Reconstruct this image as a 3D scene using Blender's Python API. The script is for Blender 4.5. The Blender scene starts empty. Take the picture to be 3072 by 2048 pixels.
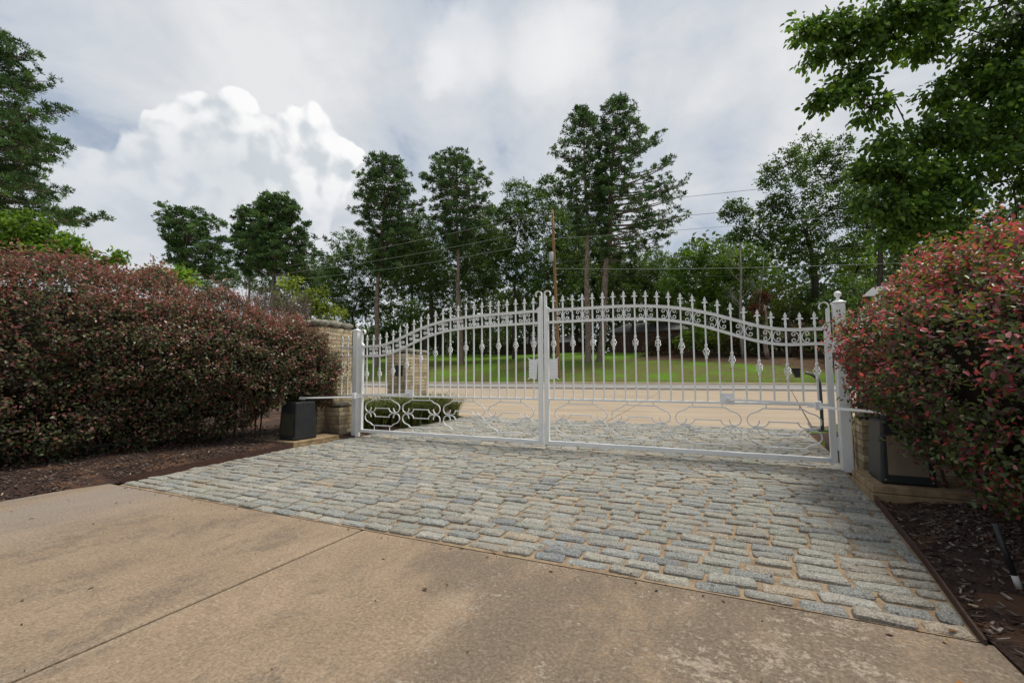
import bpy, bmesh, math, random
import numpy as np
from mathutils import Matrix, Vector
random.seed(7); RNG = np.random.default_rng(11)
PI = math.pi
sc = bpy.context.scene
COL = sc.collection

# ------------------------------------------------------------------ camera
# World frame: X runs along the gate, Y points out through the gate to the road, origin on the ground at the gate's centre.
CAM = np.array([2.2016, -5.7085, 1.0]); YAW, PITCH, ROLL, FPX = 0.4374, 0.0704, -0.0053, 1365.9
cd = bpy.data.cameras.new('camera'); cam = bpy.data.objects.new('camera', cd); COL.objects.link(cam)
cd.sensor_width = 36.0; cd.lens = FPX / 3072 * 36.0; cd.clip_start = 0.05; cd.clip_end = 3000
cam.matrix_world = (Matrix.Translation(Vector(CAM)) @ Matrix.Rotation(YAW, 4, 'Z') @
                    Matrix.Rotation(PI / 2 + PITCH, 4, 'X') @ Matrix.Rotation(ROLL, 4, 'Z'))
sc.camera = cam

# ------------------------------------------------------------------ sky, sun, exposure
sc.view_settings.view_transform = 'Standard'; sc.view_settings.look = 'None'
sc.view_settings.exposure = 0.28; sc.view_settings.gamma = 1.0
sc.view_settings.use_curve_mapping = False
SUN_EL, SUN_AZ = math.radians(68), math.radians(55)      # azimuth clockwise from +Y
sun_dir = Vector((math.sin(SUN_AZ) * math.cos(SUN_EL), math.cos(SUN_AZ) * math.cos(SUN_EL), math.sin(SUN_EL)))
sd = bpy.data.lights.new('sun', 'SUN'); sd.energy = 2.8; sd.angle = math.radians(18); sd.color = (1.0, 0.95, 0.86)
sun = bpy.data.objects.new('sun', sd); COL.objects.link(sun)
sun.rotation_euler = (-sun_dir).to_track_quat('-Z', 'Y').to_euler()

R_ = np.array([math.cos(YAW), math.sin(YAW), 0]); F_ = np.array([-math.sin(YAW), math.cos(YAW), 0])
def ray(u, v):
    """Direction of a photo pixel (3072 x 2048), depth 1 along the level view direction."""
    a, b = u - 1536.0, 1024.0 - v
    c, s = math.cos(ROLL), math.sin(ROLL)
    a, b = a * c - b * s, a * s + b * c
    cp, sp = math.cos(PITCH), math.sin(PITCH)
    d = cp - b / FPX * sp
    return (R_ * (a / FPX) + F_ * d + np.array([0, 0, sp + b / FPX * cp])) / d
def at_d(u, v, d): return CAM + ray(u, v) * d
def at_y(u, v, Y):
    r = ray(u, v); return CAM + r * ((Y - CAM[1]) / r[1])
def depth_of(P): return float(np.dot(np.array(P) - CAM, F_))
VU = 3072 / 2352.0      # the tree outlines below were read off at 2352 pixels wide

class NT:
    def __init__(s, tree): s.t = tree; s.n = tree.nodes; s.l = tree.links
    def new(s, typ, **kw):
        n = s.n.new(typ); ins = kw.pop('ins', {})
        for k, v in kw.items(): setattr(n, k, v)
        for k, v in ins.items():
            if isinstance(v, bpy.types.NodeSocket): s.l.new(v, n.inputs[k])
            else: n.inputs[k].default_value = v
        return n
    def math(s, op, a, b=None, c=None, clamp=False):
        n = s.n.new('ShaderNodeMath'); n.operation = op; n.use_clamp = clamp
        for i, v in enumerate((a, b, c)):
            if v is None: continue
            if isinstance(v, bpy.types.NodeSocket): s.l.new(v, n.inputs[i])
            else: n.inputs[i].default_value = v
        return n.outputs[0]
    def vmath(s, op, a, b=None, out=0, scale=None):
        n = s.n.new('ShaderNodeVectorMath'); n.operation = op
        for i, v in enumerate((a, b)):
            if v is None: continue
            if isinstance(v, bpy.types.NodeSocket): s.l.new(v, n.inputs[i])
            else: n.inputs[i].default_value = v
        if scale is not None:
            if isinstance(scale, bpy.types.NodeSocket): s.l.new(scale, n.inputs['Scale'])
            else: n.inputs['Scale'].default_value = scale
        return n.outputs[out]
    def noise(s, vec, scale, detail=4, rough=0.55, dist=0.0, out='Fac'):
        n = s.new('ShaderNodeTexNoise', ins={'Scale': scale, 'Detail': detail, 'Roughness': rough, 'Distortion': dist})
        if vec is not None: s.l.new(vec, n.inputs['Vector'])
        return n.outputs[out]
    def vor(s, vec, scale, feature='F1', out='Distance', rnd=1.0):
        n = s.new('ShaderNodeTexVoronoi', feature=feature, ins={'Scale': scale, 'Randomness': rnd})
        if vec is not None: s.l.new(vec, n.inputs['Vector'])
        return n.outputs[out]
    def ramp(s, fac, stops, interp='LINEAR'):
        n = s.n.new('ShaderNodeValToRGB'); r = n.color_ramp; r.interpolation = interp
        while len(r.elements) < len(stops): r.elements.new(0.5)
        for e, (p, c) in zip(r.elements, stops):
            e.position = p; e.color = (*c, 1) if len(c) == 3 else c
        s.l.new(fac, n.inputs[0]); return n.outputs[0]
    def mix(s, fac, a, b, mode='MIX'):
        n = s.n.new('ShaderNodeMix'); n.data_type = 'RGBA'; n.blend_type = mode; n.clamp_factor = True
        for i, v in ((0, fac), (6, a), (7, b)):
            if isinstance(v, bpy.types.NodeSocket): s.l.new(v, n.inputs[i])
            elif i == 0: n.inputs[0].default_value = v
            else: n.inputs[i].default_value = (*v, 1) if len(v) == 3 else v
        return n.outputs[2]
    def smooth(s, x, lo, hi, a=0.0, b=1.0):
        n = s.new('ShaderNodeMapRange', interpolation_type='SMOOTHSTEP', ins={'Value': x, 'From Min': lo, 'From Max': hi, 'To Min': a, 'To Max': b})
        return n.outputs[0]
    def mapping(s, vec, sca=(1, 1, 1), rot=(0, 0, 0), loc=(0, 0, 0)):
        n = s.new('ShaderNodeMapping', ins={'Vector': vec, 'Scale': sca, 'Rotation': rot, 'Location': loc}); return n.outputs[0]

# world: physical sky seen between layers of cloud, all laid out by direction in the sky
w = bpy.data.worlds.new('World'); sc.world = w; w.use_nodes = True
T = NT(w.node_tree); T.n.clear()
CUM = [  # billowing cumulus lobes: photo direction (u, v at 2352 wide) and radius in those pixels
    (455, 305, 78), (550, 295, 66), (378, 290, 36), (720, 306, 56), (775, 352, 48), (752, 400, 55), (650, 345, 62), (612, 330, 50), (700, 400, 75),
    (500, 400, 120), (360, 420, 110), (250, 440, 100), (650, 460, 140), (400, 540, 170), (640, 590, 150)]
def field_group():
    g = bpy.data.node_groups.new('cloud_field', 'ShaderNodeTree')
    g.interface.new_socket('Vector', in_out='INPUT', socket_type='NodeSocketVector')
    g.interface.new_socket('Mask', in_out='OUTPUT', socket_type='NodeSocketFloat')
    g.interface.new_socket('Relief', in_out='OUTPUT', socket_type='NodeSocketFloat')
    t = NT(g); gi = t.n.new('NodeGroupInput'); go = t.n.new('NodeGroupOutput')
    v = gi.outputs[0]
    n1 = t.noise(v, 7.0, 4, 0.55, out='Color'); n1 = t.vmath('SUBTRACT', n1, (0.5, 0.5, 0.5))
    v2 = t.vmath('ADD', v, t.vmath('SCALE', n1, scale=0.09))
    acc = None
    for (u, y, r) in CUM:
        d = ray(u * VU, y * VU); d = d / np.linalg.norm(d)
        k = t.vmath('DISTANCE', v2, tuple(d), out=1)
        f = t.math('SUBTRACT', 1.0, t.math('POWER', t.math('DIVIDE', k, r / 1045.8 * 0.92), 2.0))
        acc = f if acc is None else t.math('SMOOTH_MAX', acc, f, 0.35)
    b1 = t.new('ShaderNodeTexVoronoi', feature='SMOOTH_F1', ins={'Scale': 13.0, 'Smoothness': 0.8, 'Vector': v2}).outputs['Distance']
    b2 = t.new('ShaderNodeTexVoronoi', feature='SMOOTH_F1', ins={'Scale': 31.0, 'Smoothness': 0.7, 'Vector': v2}).outputs['Distance']
    b3 = t.noise(v2, 26.0, 5, 0.55)
    bil = t.math('ADD', t.math('MULTIPLY', t.math('SUBTRACT', 0.25, t.math('POWER', b1, 2.0)), 0.62), t.math('MULTIPLY', t.math('SUBTRACT', 0.25, t.math('POWER', b2, 2.0)), 0.60))
    bil = t.math('ADD', bil, t.math('MULTIPLY', t.math('SUBTRACT', b3, 0.5), 0.42))
    t.l.new(t.math('ADD', acc, t.math('MULTIPLY', bil, 0.9)), go.inputs[0])
    t.l.new(t.math('ADD', t.math('MULTIPLY', acc, 0.22), bil), go.inputs[1]); return g
G = field_group()
gen = T.n.new('ShaderNodeTexCoord').outputs['Generated']
def inst(vec):
    n = T.n.new('ShaderNodeGroup'); n.node_tree = G; T.l.new(vec, n.inputs[0]); return n.outputs
f0 = inst(gen)
lx = R_ * 0.022
f1 = inst(T.vmath('ADD', gen, (float(lx[0]), float(lx[1]), 0.026)))
sky = T.new('ShaderNodeTexSky', sky_type='NISHITA', sun_disc=False, sun_elevation=SUN_EL, sun_rotation=SUN_AZ, altitude=100, air_density=1.0, dust_density=1.5)
blue = T.mix(0.6, T.vmath('SCALE', sky.outputs[0], scale=0.9), (4.3, 4.95, 5.9))
sep = T.new('ShaderNodeSeparateXYZ', ins={'Vector': gen})
# high layer: soft cloud with broad pale streaks and blue-grey hollows
zz = T.math('ADD', T.math('MAXIMUM', sep.outputs[2], 0.0), 0.55)
pl = T.new('ShaderNodeCombineXYZ', ins={'X': T.math('DIVIDE', sep.outputs[0], zz), 'Y': T.math('DIVIDE', sep.outputs[1], zz), 'Z': T.math('MULTIPLY', sep.outputs[2], 0.8)}).outputs[0]
h1 = T.noise(T.mapping(pl, sca=(1.9, 0.9, 1.0), rot=(0, 0, math.radians(20))), 1.9, 4, 0.5, 0.6)
h2 = T.noise(T.mapping(pl, loc=(3.1, 1.7, 0.4)), 5.0, 8, 0.62, 0.3)
hm = T.math('ADD', T.math('MULTIPLY', h1, 0.70), T.math('ADD', T.math('MULTIPLY', h2, 0.52), -0.05))
def blob(u, v, r, a):
    d = ray(u * VU, v * VU); d = d / np.linalg.norm(d); k = T.vmath('DISTANCE', gen, tuple(d), out=1)
    return T.smooth(k, 0.0, r / 1045.8, a, 0.0)
for u, v, r, a in [(640, 180, 330, 0.17), (720, 30, 300, 0.10), (160, 330, 330, -0.10), (430, 200, 260, -0.03), (900, 330, 200, -0.09), (960, 20, 170, -0.10), (1080, 120, 190, 0.06), (1240, 130, 130, 0.12), (1340, 70, 150, 0.08), (1150, 260, 150, -0.06), (1700, 60, 320, 0.05), (1690, 330, 230, -0.07), (1560, 230, 220, 0.05), (1640, 310, 120, -0.12), (1420, 190, 130, -0.05), (540, 60, 160, -0.05)]:
    hm = T.math('ADD', hm, blob(u, v, r, a))
high = T.ramp(hm, [(0.40, (4.3, 4.95, 5.9)), (0.51, (5.3, 5.75, 6.4)), (0.62, (6.3, 6.55, 6.9)), (0.76, (7.4, 7.5, 7.65))])
base = T.mix(T.smooth(hm, 0.34, 0.50), blue, high)
# cumulus: white where it faces the sun, blue-grey below and inside
mask = T.smooth(T.math('ADD', f0[0], T.math('MULTIPLY', sep.outputs[2], 0.0)), 0.22, 0.42)
litn = T.smooth(T.math('SUBTRACT', f0[1], f1[1]), -0.24, 0.22)
ccol = T.ramp(litn, [(0.0, (5.8, 6.25, 6.65)), (0.30, (6.9, 7.2, 7.45)), (0.55, (7.9, 8.05, 8.2)), (0.8, (8.6, 8.65, 8.7)), (1.0, (9.2, 9.2, 9.15))])
hgt = T.smooth(sep.outputs[2], 0.20, 0.47)
rgt = T.smooth(T.vmath('DOT_PRODUCT', gen, tuple(float(x) for x in R_), out=1), -0.62, -0.40)
brt = T.math('MULTIPLY', hgt, T.math('ADD', 0.62, T.math('MULTIPLY', rgt, 0.38)))
ccol = T.mix(brt, T.mix(0.66, ccol, (6.0, 6.35, 6.75)), ccol)
ccol = T.mix(blob(535, 395, 120, 0.55), ccol, (5.3, 5.85, 6.3))
soft = T.math('MULTIPLY', mask, T.smooth(sep.outputs[2], 0.12, 0.40, 0.15, 1.0))
soft = T.math('MULTIPLY', soft, T.math('ADD', 0.75, T.math('MULTIPLY', T.math('MAXIMUM', rgt, T.smooth(sep.outputs[2], 0.34, 0.42)), 0.25)))
out = T.mix(soft, base, ccol)
n5 = T.vmath('SCALE', T.vmath('SUBTRACT', T.noise(gen, 8.0, 5, 0.6, out='Color'), (0.5, 0.5, 0.5)), scale=0.10)
gw = T.vmath('ADD', gen, n5)
for u, v, r in [(1250, 125, 95), (1330, 80, 90), (1060, 110, 105), (1010, 150, 60)]:
    d = ray(u * VU, v * VU); d = d / np.linalg.norm(d); k = T.vmath('DISTANCE', gw, tuple(d), out=1)
    out = T.mix(T.smooth(k, r / 1045.8 * 0.35, r / 1045.8, 0.50, 0.0), out, (8.3, 8.35, 8.45))
# lower hemisphere gives dull ground light
out = T.mix(T.smooth(sep.outputs[2], -0.06, 0.0), (1.2, 1.3, 1.0), out)
bg = T.new('ShaderNodeBackground', ins={'Color': out, 'Strength': 0.088})
T.l.new(bg.outputs[0], T.new('ShaderNodeOutputWorld').inputs[0])
w.cycles.sampling_method = 'MANUAL'; w.cycles.sample_map_resolution = 256

# ------------------------------------------------------------------ object helpers
def tag(o, label=None, cat=None, group=None, kind=None):
    if label: o['label'] = label
    if cat: o['category'] = cat
    if group: o['group'] = group
    if kind: o['kind'] = kind
    return o
def empty(name, loc, label=None, cat=None, group=None, rz=0.0):
    o = bpy.data.objects.new(name, None); COL.objects.link(o); o.location = loc; o.rotation_euler = (0, 0, rz)
    o.empty_display_size = 0.2
    return tag(o, label, cat, group)
def link(name, me, parent=None, loc=(0, 0, 0), rot=(0, 0, 0), sca=None):
    o = bpy.data.objects.new(name, me); COL.objects.link(o); o.location = loc; o.rotation_euler = rot
    if sca: o.scale = sca
    if parent is not None:
        o.parent = parent
    return o
class MB:
    """Collects vertices and faces; origin is subtracted on build."""
    def __init__(s): s.v = []; s.f = []; s.c = []
    def add(s, vs, fs, col=None):
        k = len(s.v); s.v += [tuple(map(float, p)) for p in vs]; s.f += [tuple(i + k for i in f) for f in fs]
        if col is not None: s.c += [col] * len(vs)
    def box(s, x0, x1, y0, y1, z0, z1, col=None, tx=0.0, ty=0.0):
        s.add([(x0, y0, z0), (x1, y0, z0), (x1, y1, z0), (x0, y1, z0), (x0 + tx, y0 + ty, z1), (x1 - tx, y0 + ty, z1), (x1 - tx, y1 - ty, z1), (x0 + tx, y1 - ty, z1)],
              [(3, 2, 1, 0), (4, 5, 6, 7), (0, 1, 5, 4), (1, 2, 6, 5), (2, 3, 7, 6), (3, 0, 4, 7)], col)
    def tube(s, pts, r, n=6, cap=True, col=None):
        pts = [np.array(p, float) for p in pts]; rs = r if hasattr(r, '__len__') else [r] * len(pts)
        rings = []; up = None
        for i, p in enumerate(pts):
            d = pts[min(i + 1, len(pts) - 1)] - pts[max(i - 1, 0)]; d = d / (np.linalg.norm(d) + 1e-9)
            if up is None: up = np.array([0, 0, 1.0]) if abs(d[2]) < 0.9 else np.array([0, 1.0, 0])
            a = np.cross(up, d); a /= np.linalg.norm(a) + 1e-9; b = np.cross(d, a); up = b
            rings.append([p + rs[i] * (math.cos(2 * PI * k / n) * a + math.sin(2 * PI * k / n) * b) for k in range(n)])
        vs = [q for ring in rings for q in ring]; fs = []
        for i in range(len(pts) - 1):
            for k in range(n):
                fs.append((i * n + k, i * n + (k + 1) % n, (i + 1) * n + (k + 1) % n, (i + 1) * n + k))
        if cap: fs.append(tuple(range(n - 1, -1, -1))); fs.append(tuple((len(pts) - 1) * n + k for k in range(n)))
        s.add(vs, fs, col)
    def bar(s, pts, w, d, y=0.0):
        """Flat bar swept along points (x, z) in the gate's plane: w in the plane, d through it."""
        pts = [np.array(p, float) for p in pts]; vs = []; fs = []
        for i, p in enumerate(pts):
            t = pts[min(i + 1, len(pts) - 1)] - pts[max(i - 1, 0)]; t = t / (np.linalg.norm(t) + 1e-9); nn = np.array([-t[1], t[0]])
            for sg, yy in ((1, -1), (1, 1), (-1, 1), (-1, -1)):
                q = p + nn * sg * w / 2; vs.append((q[0], y + yy * d / 2, q[1]))
        m = len(pts)
        for i in range(m - 1):
            for k in range(4): fs.append((i * 4 + k, i * 4 + (k + 1) % 4, i * 4 + 4 + (k + 1) % 4, i * 4 + 4 + k))
        fs.append((3, 2, 1, 0)); fs.append(tuple((m - 1) * 4 + k for k in range(4)))
        s.add(vs, fs)
    def lathe(s, prof, n=12, c=(0, 0)):
        vs = []; fs = []; m = len(prof)
        for r, z in prof:
            for k in range(n): vs.append((c[0] + r * math.cos(2 * PI * k / n), c[1] + r * math.sin(2 * PI * k / n), z))
        for i in range(m - 1):
            for k in range(n): fs.append((i * n + k, i * n + (k + 1) % n, (i + 1) * n + (k + 1) % n, (i + 1) * n + k))
        s.add(vs, fs)
    def mesh(s, name, mat, smooth=False, org=(0, 0, 0)):
        me = bpy.data.meshes.new(name)
        o = np.array(org, float)
        me.from_pydata([tuple(np.array(v) - o) for v in s.v], [], s.f); me.materials.append(mat)
        if s.c:
            a = me.attributes.new('col', 'FLOAT_COLOR', 'POINT')
            a.data.foreach_set('color', np.array([(*c[:3], 1.0) for c in s.c], np.float32).ravel())
        bm = bmesh.new(); bm.from_mesh(me); bmesh.ops.recalc_face_normals(bm, faces=bm.faces); bm.to_mesh(me); bm.free()
        if smooth:
            me.polygons.foreach_set('use_smooth', [True] * len(me.polygons))
        me.update(); return me
    def build(s, name, mat, parent=None, smooth=False, org=(0, 0, 0), loc=None):
        return link(name, s.mesh(name, mat, smooth, org), parent, loc if loc is not None else ((0, 0, 0) if parent is not None else org))
def bevel(o, wd, seg=2):
    m = o.modifiers.new('bevel', 'BEVEL'); m.width = wd; m.segments = seg; m.limit_method = 'ANGLE'; return o
def fast_mesh(name, V, Q, mat, C=None, smooth=False):
    me = bpy.data.meshes.new(name); V = np.asarray(V, np.float32); Q = np.asarray(Q, np.int32); m, k = Q.shape
    me.vertices.add(len(V)); me.vertices.foreach_set('co', V.ravel())
    me.loops.add(m * k); me.loops.foreach_set('vertex_index', Q.ravel())
    me.polygons.add(m); me.polygons.foreach_set('loop_start', np.arange(0, m * k, k, dtype=np.int32))
    if smooth: me.polygons.foreach_set('use_smooth', np.ones(m, bool))
    me.materials.append(mat)
    if C is not None:
        a = me.attributes.new('col', 'FLOAT_COLOR', 'POINT')
        a.data.foreach_set('color', np.hstack([C, np.ones((len(C), 1))]).astype(np.float32).ravel())
    me.update(calc_edges=True); me.validate(); return me

# ------------------------------------------------------------------ materials
def material(name, fn, rough=0.7, spec=0.3, metal=0.0):
    m = bpy.data.materials.new(name); m.use_nodes = True; t = NT(m.node_tree)
    p = t.n['Principled BSDF']; p.inputs['Roughness'].default_value = rough; p.inputs['Specular IOR Level'].default_value = spec
    p.inputs['Metallic'].default_value = metal
    fn(t, p); return m
def OBJ(t): return t.n.new('ShaderNodeTexCoord').outputs['Object']
def POS(t): return t.n.new('ShaderNodeNewGeometry').outputs['Position']
def bump(t, p, h, dist=0.01, strength=1.0):
    b = t.new('ShaderNodeBump', ins={'Height': h, 'Distance': dist, 'Strength': strength}); t.l.new(b.outputs[0], p.inputs['Normal'])
def setc(t, p, c): t.l.new(c, p.inputs['Base Color'])
def attr(t): return t.new('ShaderNodeAttribute', attribute_name='col').outputs['Color']

def f_concrete(t, p):
    P = POS(t); sx = t.new('ShaderNodeSeparateXYZ', ins={'Vector': P}); X, Y = sx.outputs[0], sx.outputs[1]
    big = t.noise(P, 0.55, 5, 0.6, 0.6); mid = t.noise(t.mapping(P, sca=(1.0, 0.6, 1)), 3.0, 7, 0.68, 0.5); fine = t.noise(P, 70, 4, 0.75)
    mot = t.noise(P, 11, 8, 0.78, 0.4); spk = t.noise(P, 38, 5, 0.8)
    c = t.ramp(mid, [(0.30, (0.29, 0.200, 0.125)), (0.5, (0.39, 0.275, 0.172)), (0.70, (0.475, 0.345, 0.228))])
    c = t.mix(t.smooth(mot, 0.42, 0.58), t.mix(0.45, c, (0.21, 0.15, 0.10)), c)
    c = t.mix(t.smooth(spk, 0.50, 0.60, 0.0, 0.62), c, (0.53, 0.41, 0.28))
    c = t.mix(t.smooth(t.noise(t.mapping(P, loc=(9, 3, 0)), 26, 6, 0.8), 0.56, 0.68, 0.0, 0.5), c, (0.17, 0.12, 0.08))
    # old tyre and water staining, darkest in the wheel track on the right and along the setts
    trk = t.smooth(t.math('ABSOLUTE', t.math('SUBTRACT', X, t.math('ADD', 1.75, t.math('MULTIPLY', big, 0.6)))), 0.45, 1.25, 1.0, 0.0)
    edg = t.math('MULTIPLY', t.smooth(t.math('ABSOLUTE', t.math('SUBTRACT', Y, -3.68)), 0.06, 0.42, 1.0, 0.0), t.smooth(X, 0.3, 1.1))
    w_ = t.math('MAXIMUM', t.math('MAXIMUM', trk, edg), 0.12)
    pat = t.math('ADD', t.math('MULTIPLY', t.noise(t.mapping(P, sca=(1.3, 0.55, 1), rot=(0, 0, 0.2)), 1.6, 9, 0.74, 0.3), 0.62), t.math('MULTIPLY', mot, 0.38))
    st = t.smooth(t.math('ADD', t.math('ADD', pat, t.math('MULTIPLY', w_, 0.11)), t.math('MULTIPLY', t.math('SUBTRACT', spk, 0.5), 0.42)), 0.50, 0.61)
    c = t.mix(t.math('MULTIPLY', st, 0.80), c, t.mix(t.smooth(spk, 0.45, 0.6), (0.085, 0.068, 0.055), (0.17, 0.135, 0.10)))
    pat2 = t.noise(t.mapping(P, rot=(0, 0, 0.25), sca=(1.1, 0.8, 1), loc=(4, 2, 0)), 1.5, 9, 0.76, 0.3)
    sc_ = t.math('MULTIPLY', t.smooth(t.math('ADD', t.math('MULTIPLY', pat2, 0.6), t.math('ADD', t.math('MULTIPLY', mot, 0.4), t.math('MULTIPLY', t.math('SUBTRACT', spk, 0.5), 0.4))), 0.53, 0.59), t.smooth(trk, 0.0, 0.6))
    c = t.mix(t.math('MULTIPLY', sc_, 0.70), c, t.mix(t.smooth(spk, 0.4, 0.6), (0.40, 0.33, 0.26), (0.55, 0.46, 0.36)))
    trl = t.smooth(t.math('ABSOLUTE', t.math('SUBTRACT', X, t.math('ADD', -1.05, t.math('MULTIPLY', big, -0.4)))), 0.15, 0.7, 1.0, 0.0)
    c = t.mix(t.math('MULTIPLY', t.math('MULTIPLY', trl, t.smooth(t.math('ADD', mot, t.math('MULTIPLY', spk, 0.3)), 0.58, 0.74)), 0.45), c, (0.16, 0.12, 0.09))
    gr = t.math('MULTIPLY', t.smooth(X, -1.2, -2.8), t.smooth(t.math('ADD', big, t.math('MULTIPLY', t.math('SUBTRACT', mot, 0.5), 0.4)), 0.36, 0.56))
    c = t.mix(t.math('MULTIPLY', gr, 0.75), c, (0.29, 0.262, 0.25))
    jn = t.smooth(t.math('ABSOLUTE', t.math('SUBTRACT', X, 0.04)), 0.012, 0.07, 0.45, 0.0)
    c = t.mix(t.math('MULTIPLY', jn, mid), c, (0.52, 0.42, 0.31))
    c = t.mix(0.22, c, (0.16, 0.115, 0.075))
    c = t.mix(t.smooth(fine, 0.34, 0.7), t.mix(0.38, c, (0.09, 0.065, 0.045)), t.mix(0.16, c, (0.62, 0.52, 0.40)))
    setc(t, p, c); bump(t, p, t.math('ADD', fine, t.math('MULTIPLY', mot, 0.9)), 0.008, 0.8)
M_conc = material('weathered_tan_concrete', f_concrete, 0.82, 0.25)
def f_apron(t, p):
    P = POS(t); mid = t.noise(t.mapping(P, sca=(0.25, 1, 1)), 1.3, 6, 0.6); fine = t.noise(P, 30, 4, 0.7)
    c = t.ramp(mid, [(0.3, (0.32, 0.25, 0.18)), (0.55, (0.40, 0.322, 0.235)), (0.75, (0.46, 0.38, 0.285))])
    setc(t, p, t.mix(t.smooth(fine, 0.3, 0.7, 0.25, 0.0), c, (0.18, 0.12, 0.08))); bump(t, p, fine, 0.004, 0.5)
M_apron = material('tan_apron_concrete', f_apron, 0.85, 0.2)
def f_padc(t, p):
    P = POS(t); a = t.noise(P, 9, 6, 0.7, 0.4)
    setc(t, p, t.ramp(a, [(0.3, (0.15, 0.11, 0.065)), (0.5, (0.29, 0.21, 0.12)), (0.75, (0.42, 0.31, 0.185))])); bump(t, p, t.noise(P, 60, 4, 0.7), 0.004, 0.7)
M_joint = material('dark_joint_dirt', lambda t, p: (setc(t, p, t.ramp(t.noise(POS(t), 30, 3, 0.6), [(0.3, (0.04, 0.03, 0.022)), (0.7, (0.10, 0.075, 0.055))])), None), 0.95, 0.1)
M_pad = material('stained_pad_concrete', f_padc, 0.85, 0.2)
def f_sand(t, p):
    P = POS(t); a = t.noise(P, 7, 6, 0.7); f = t.noise(P, 150, 3, 0.7)
    c = t.ramp(a, [(0.3, (0.24, 0.17, 0.11)), (0.5, (0.43, 0.315, 0.205)), (0.75, (0.54, 0.41, 0.28))])
    setc(t, p, t.mix(t.smooth(f, 0.35, 0.65, 0.35, 0.0), c, (0.12, 0.08, 0.05))); bump(t, p, t.math('ADD', a, f), 0.012, 1.0)
M_sand = material('tan_joint_sand', f_sand, 0.95, 0.1)
def f_sett(t, p):
    P = POS(t); a = attr(t)
    sp = t.noise(P, 130, 4, 0.8); sp2 = t.noise(P, 38, 5, 0.75, 0.3); big = t.noise(P, 1.1, 4, 0.6, 0.4)
    c = t.mix(t.smooth(sp2, 0.36, 0.68), t.mix(0.45, a, (0.10, 0.105, 0.10)), t.mix(0.30, a, (0.50, 0.50, 0.47)))
    c = t.mix(t.smooth(sp, 0.40, 0.60), t.mix(0.52, c, (0.045, 0.05, 0.055)), t.mix(0.30, c, (0.70, 0.70, 0.66)))
    c = t.mix(t.smooth(big, 0.52, 0.70, 0.0, 0.35), c, (0.20, 0.18, 0.15))
    c = t.mix(t.smooth(t.noise(P, 14, 5, 0.7), 0.58, 0.72, 0.0, 0.5), c, (0.38, 0.27, 0.165))
    setc(t, p, c); bump(t, p, t.math('ADD', sp2, t.math('MULTIPLY', sp, 0.35)), 0.02, 1.0)
M_sett = material('grey_granite_setts', f_sett, 0.8, 0.2)
def f_brick(t, p):
    P = POS(t); r = t.new('ShaderNodeObjectInfo').outputs['Random']
    a = attr(t)
    s1 = t.noise(t.mapping(P, sca=(1, 1, 0.35)), 11, 6, 0.7, 0.5); s2 = t.noise(P, 90, 4, 0.7)
    c = t.mix(t.smooth(s1, 0.46, 0.70), a, t.mix(0.65, a, (0.13, 0.095, 0.06)))
    c = t.mix(t.smooth(s2, 0.3, 0.7, 0.2, 0.0), c, (0.12, 0.09, 0.06))
    sx = t.new('ShaderNodeSeparateXYZ', ins={'Vector': P})
    g = t.math('MULTIPLY', t.smooth(sx.outputs[2], 0.75, 0.0), t.smooth(t.noise(P, 3.2, 5, 0.7), 0.40, 0.62))
    c = t.mix(t.math('MULTIPLY', g, 0.55), c, (0.085, 0.065, 0.045))
    setc(t, p, c); bump(t, p, t.math('ADD', s1, t.math('MULTIPLY', s2, 0.5)), 0.005, 0.9)
M_brick = material('cream_brick', f_brick, 0.88, 0.15)
def f_mort(t, p):
    P = POS(t); setc(t, p, t.ramp(t.noise(P, 12, 5, 0.7), [(0.3, (0.12, 0.09, 0.06)), (0.7, (0.27, 0.215, 0.15))])); bump(t, p, t.noise(P, 80, 4, 0.7), 0.005, 0.8)
M_mort = material('sandy_mortar', f_mort, 0.95, 0.1)
def f_capst(t, p):
    P = POS(t); a = t.noise(P, 14, 7, 0.75, 0.3); b = t.vor(P, 30)
    c = t.ramp(a, [(0.28, (0.10, 0.095, 0.075)), (0.48, (0.27, 0.255, 0.20)), (0.7, (0.46, 0.43, 0.36))])
    setc(t, p, c); bump(t, p, t.math('ADD', a, t.math('MULTIPLY', b, 0.4)), 0.03, 1.0)
M_cap = material('rough_grey_limestone', f_capst, 0.9, 0.15)
def f_white(t, p):
    P = POS(t); a = t.noise(P, 5, 5, 0.65); b = t.noise(t.mapping(P, sca=(1, 1, 0.3)), 32, 6, 0.75)
    sx = t.new('ShaderNodeSeparateXYZ', ins={'Vector': P})
    c = t.ramp(a, [(0.3, (0.74, 0.755, 0.75)), (0.7, (0.83, 0.84, 0.83))])
    c = t.mix(t.math('MULTIPLY', t.smooth(b, 0.60, 0.74), t.smooth(sx.outputs[2], 1.6, 0.0, 0.12, 0.55)), c, (0.30, 0.25, 0.19))
    setc(t, p, c); bump(t, p, t.noise(P, 140, 3, 0.6), 0.0015, 0.5)
M_white = material('aged_white_enamel', f_white, 0.42, 0.45)
def f_steel(t, p):
    P = POS(t); a = t.noise(P, 18, 6, 0.7)
    setc(t, p, t.ramp(a, [(0.3, (0.035, 0.018, 0.014)), (0.7, (0.085, 0.045, 0.034))])); bump(t, p, a, 0.003, 0.5)
M_rust = material('brown_steel_edging', f_steel, 0.65, 0.3)
def f_plain(c1, c2, scale=8, bd=0.002, det=5):
    def fn(t, p):
        P = OBJ(t); a = t.noise(P, scale, det, 0.65)
        setc(t, p, t.ramp(a, [(0.3, c1), (0.7, c2)])); bump(t, p, t.noise(P, scale * 8, 3, 0.6), bd, 0.6)
    return fn
M_black = material('black_moulded_plastic', f_plain((0.012, 0.014, 0.015), (0.024, 0.027, 0.028), 6), 0.5, 0.4)
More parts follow.
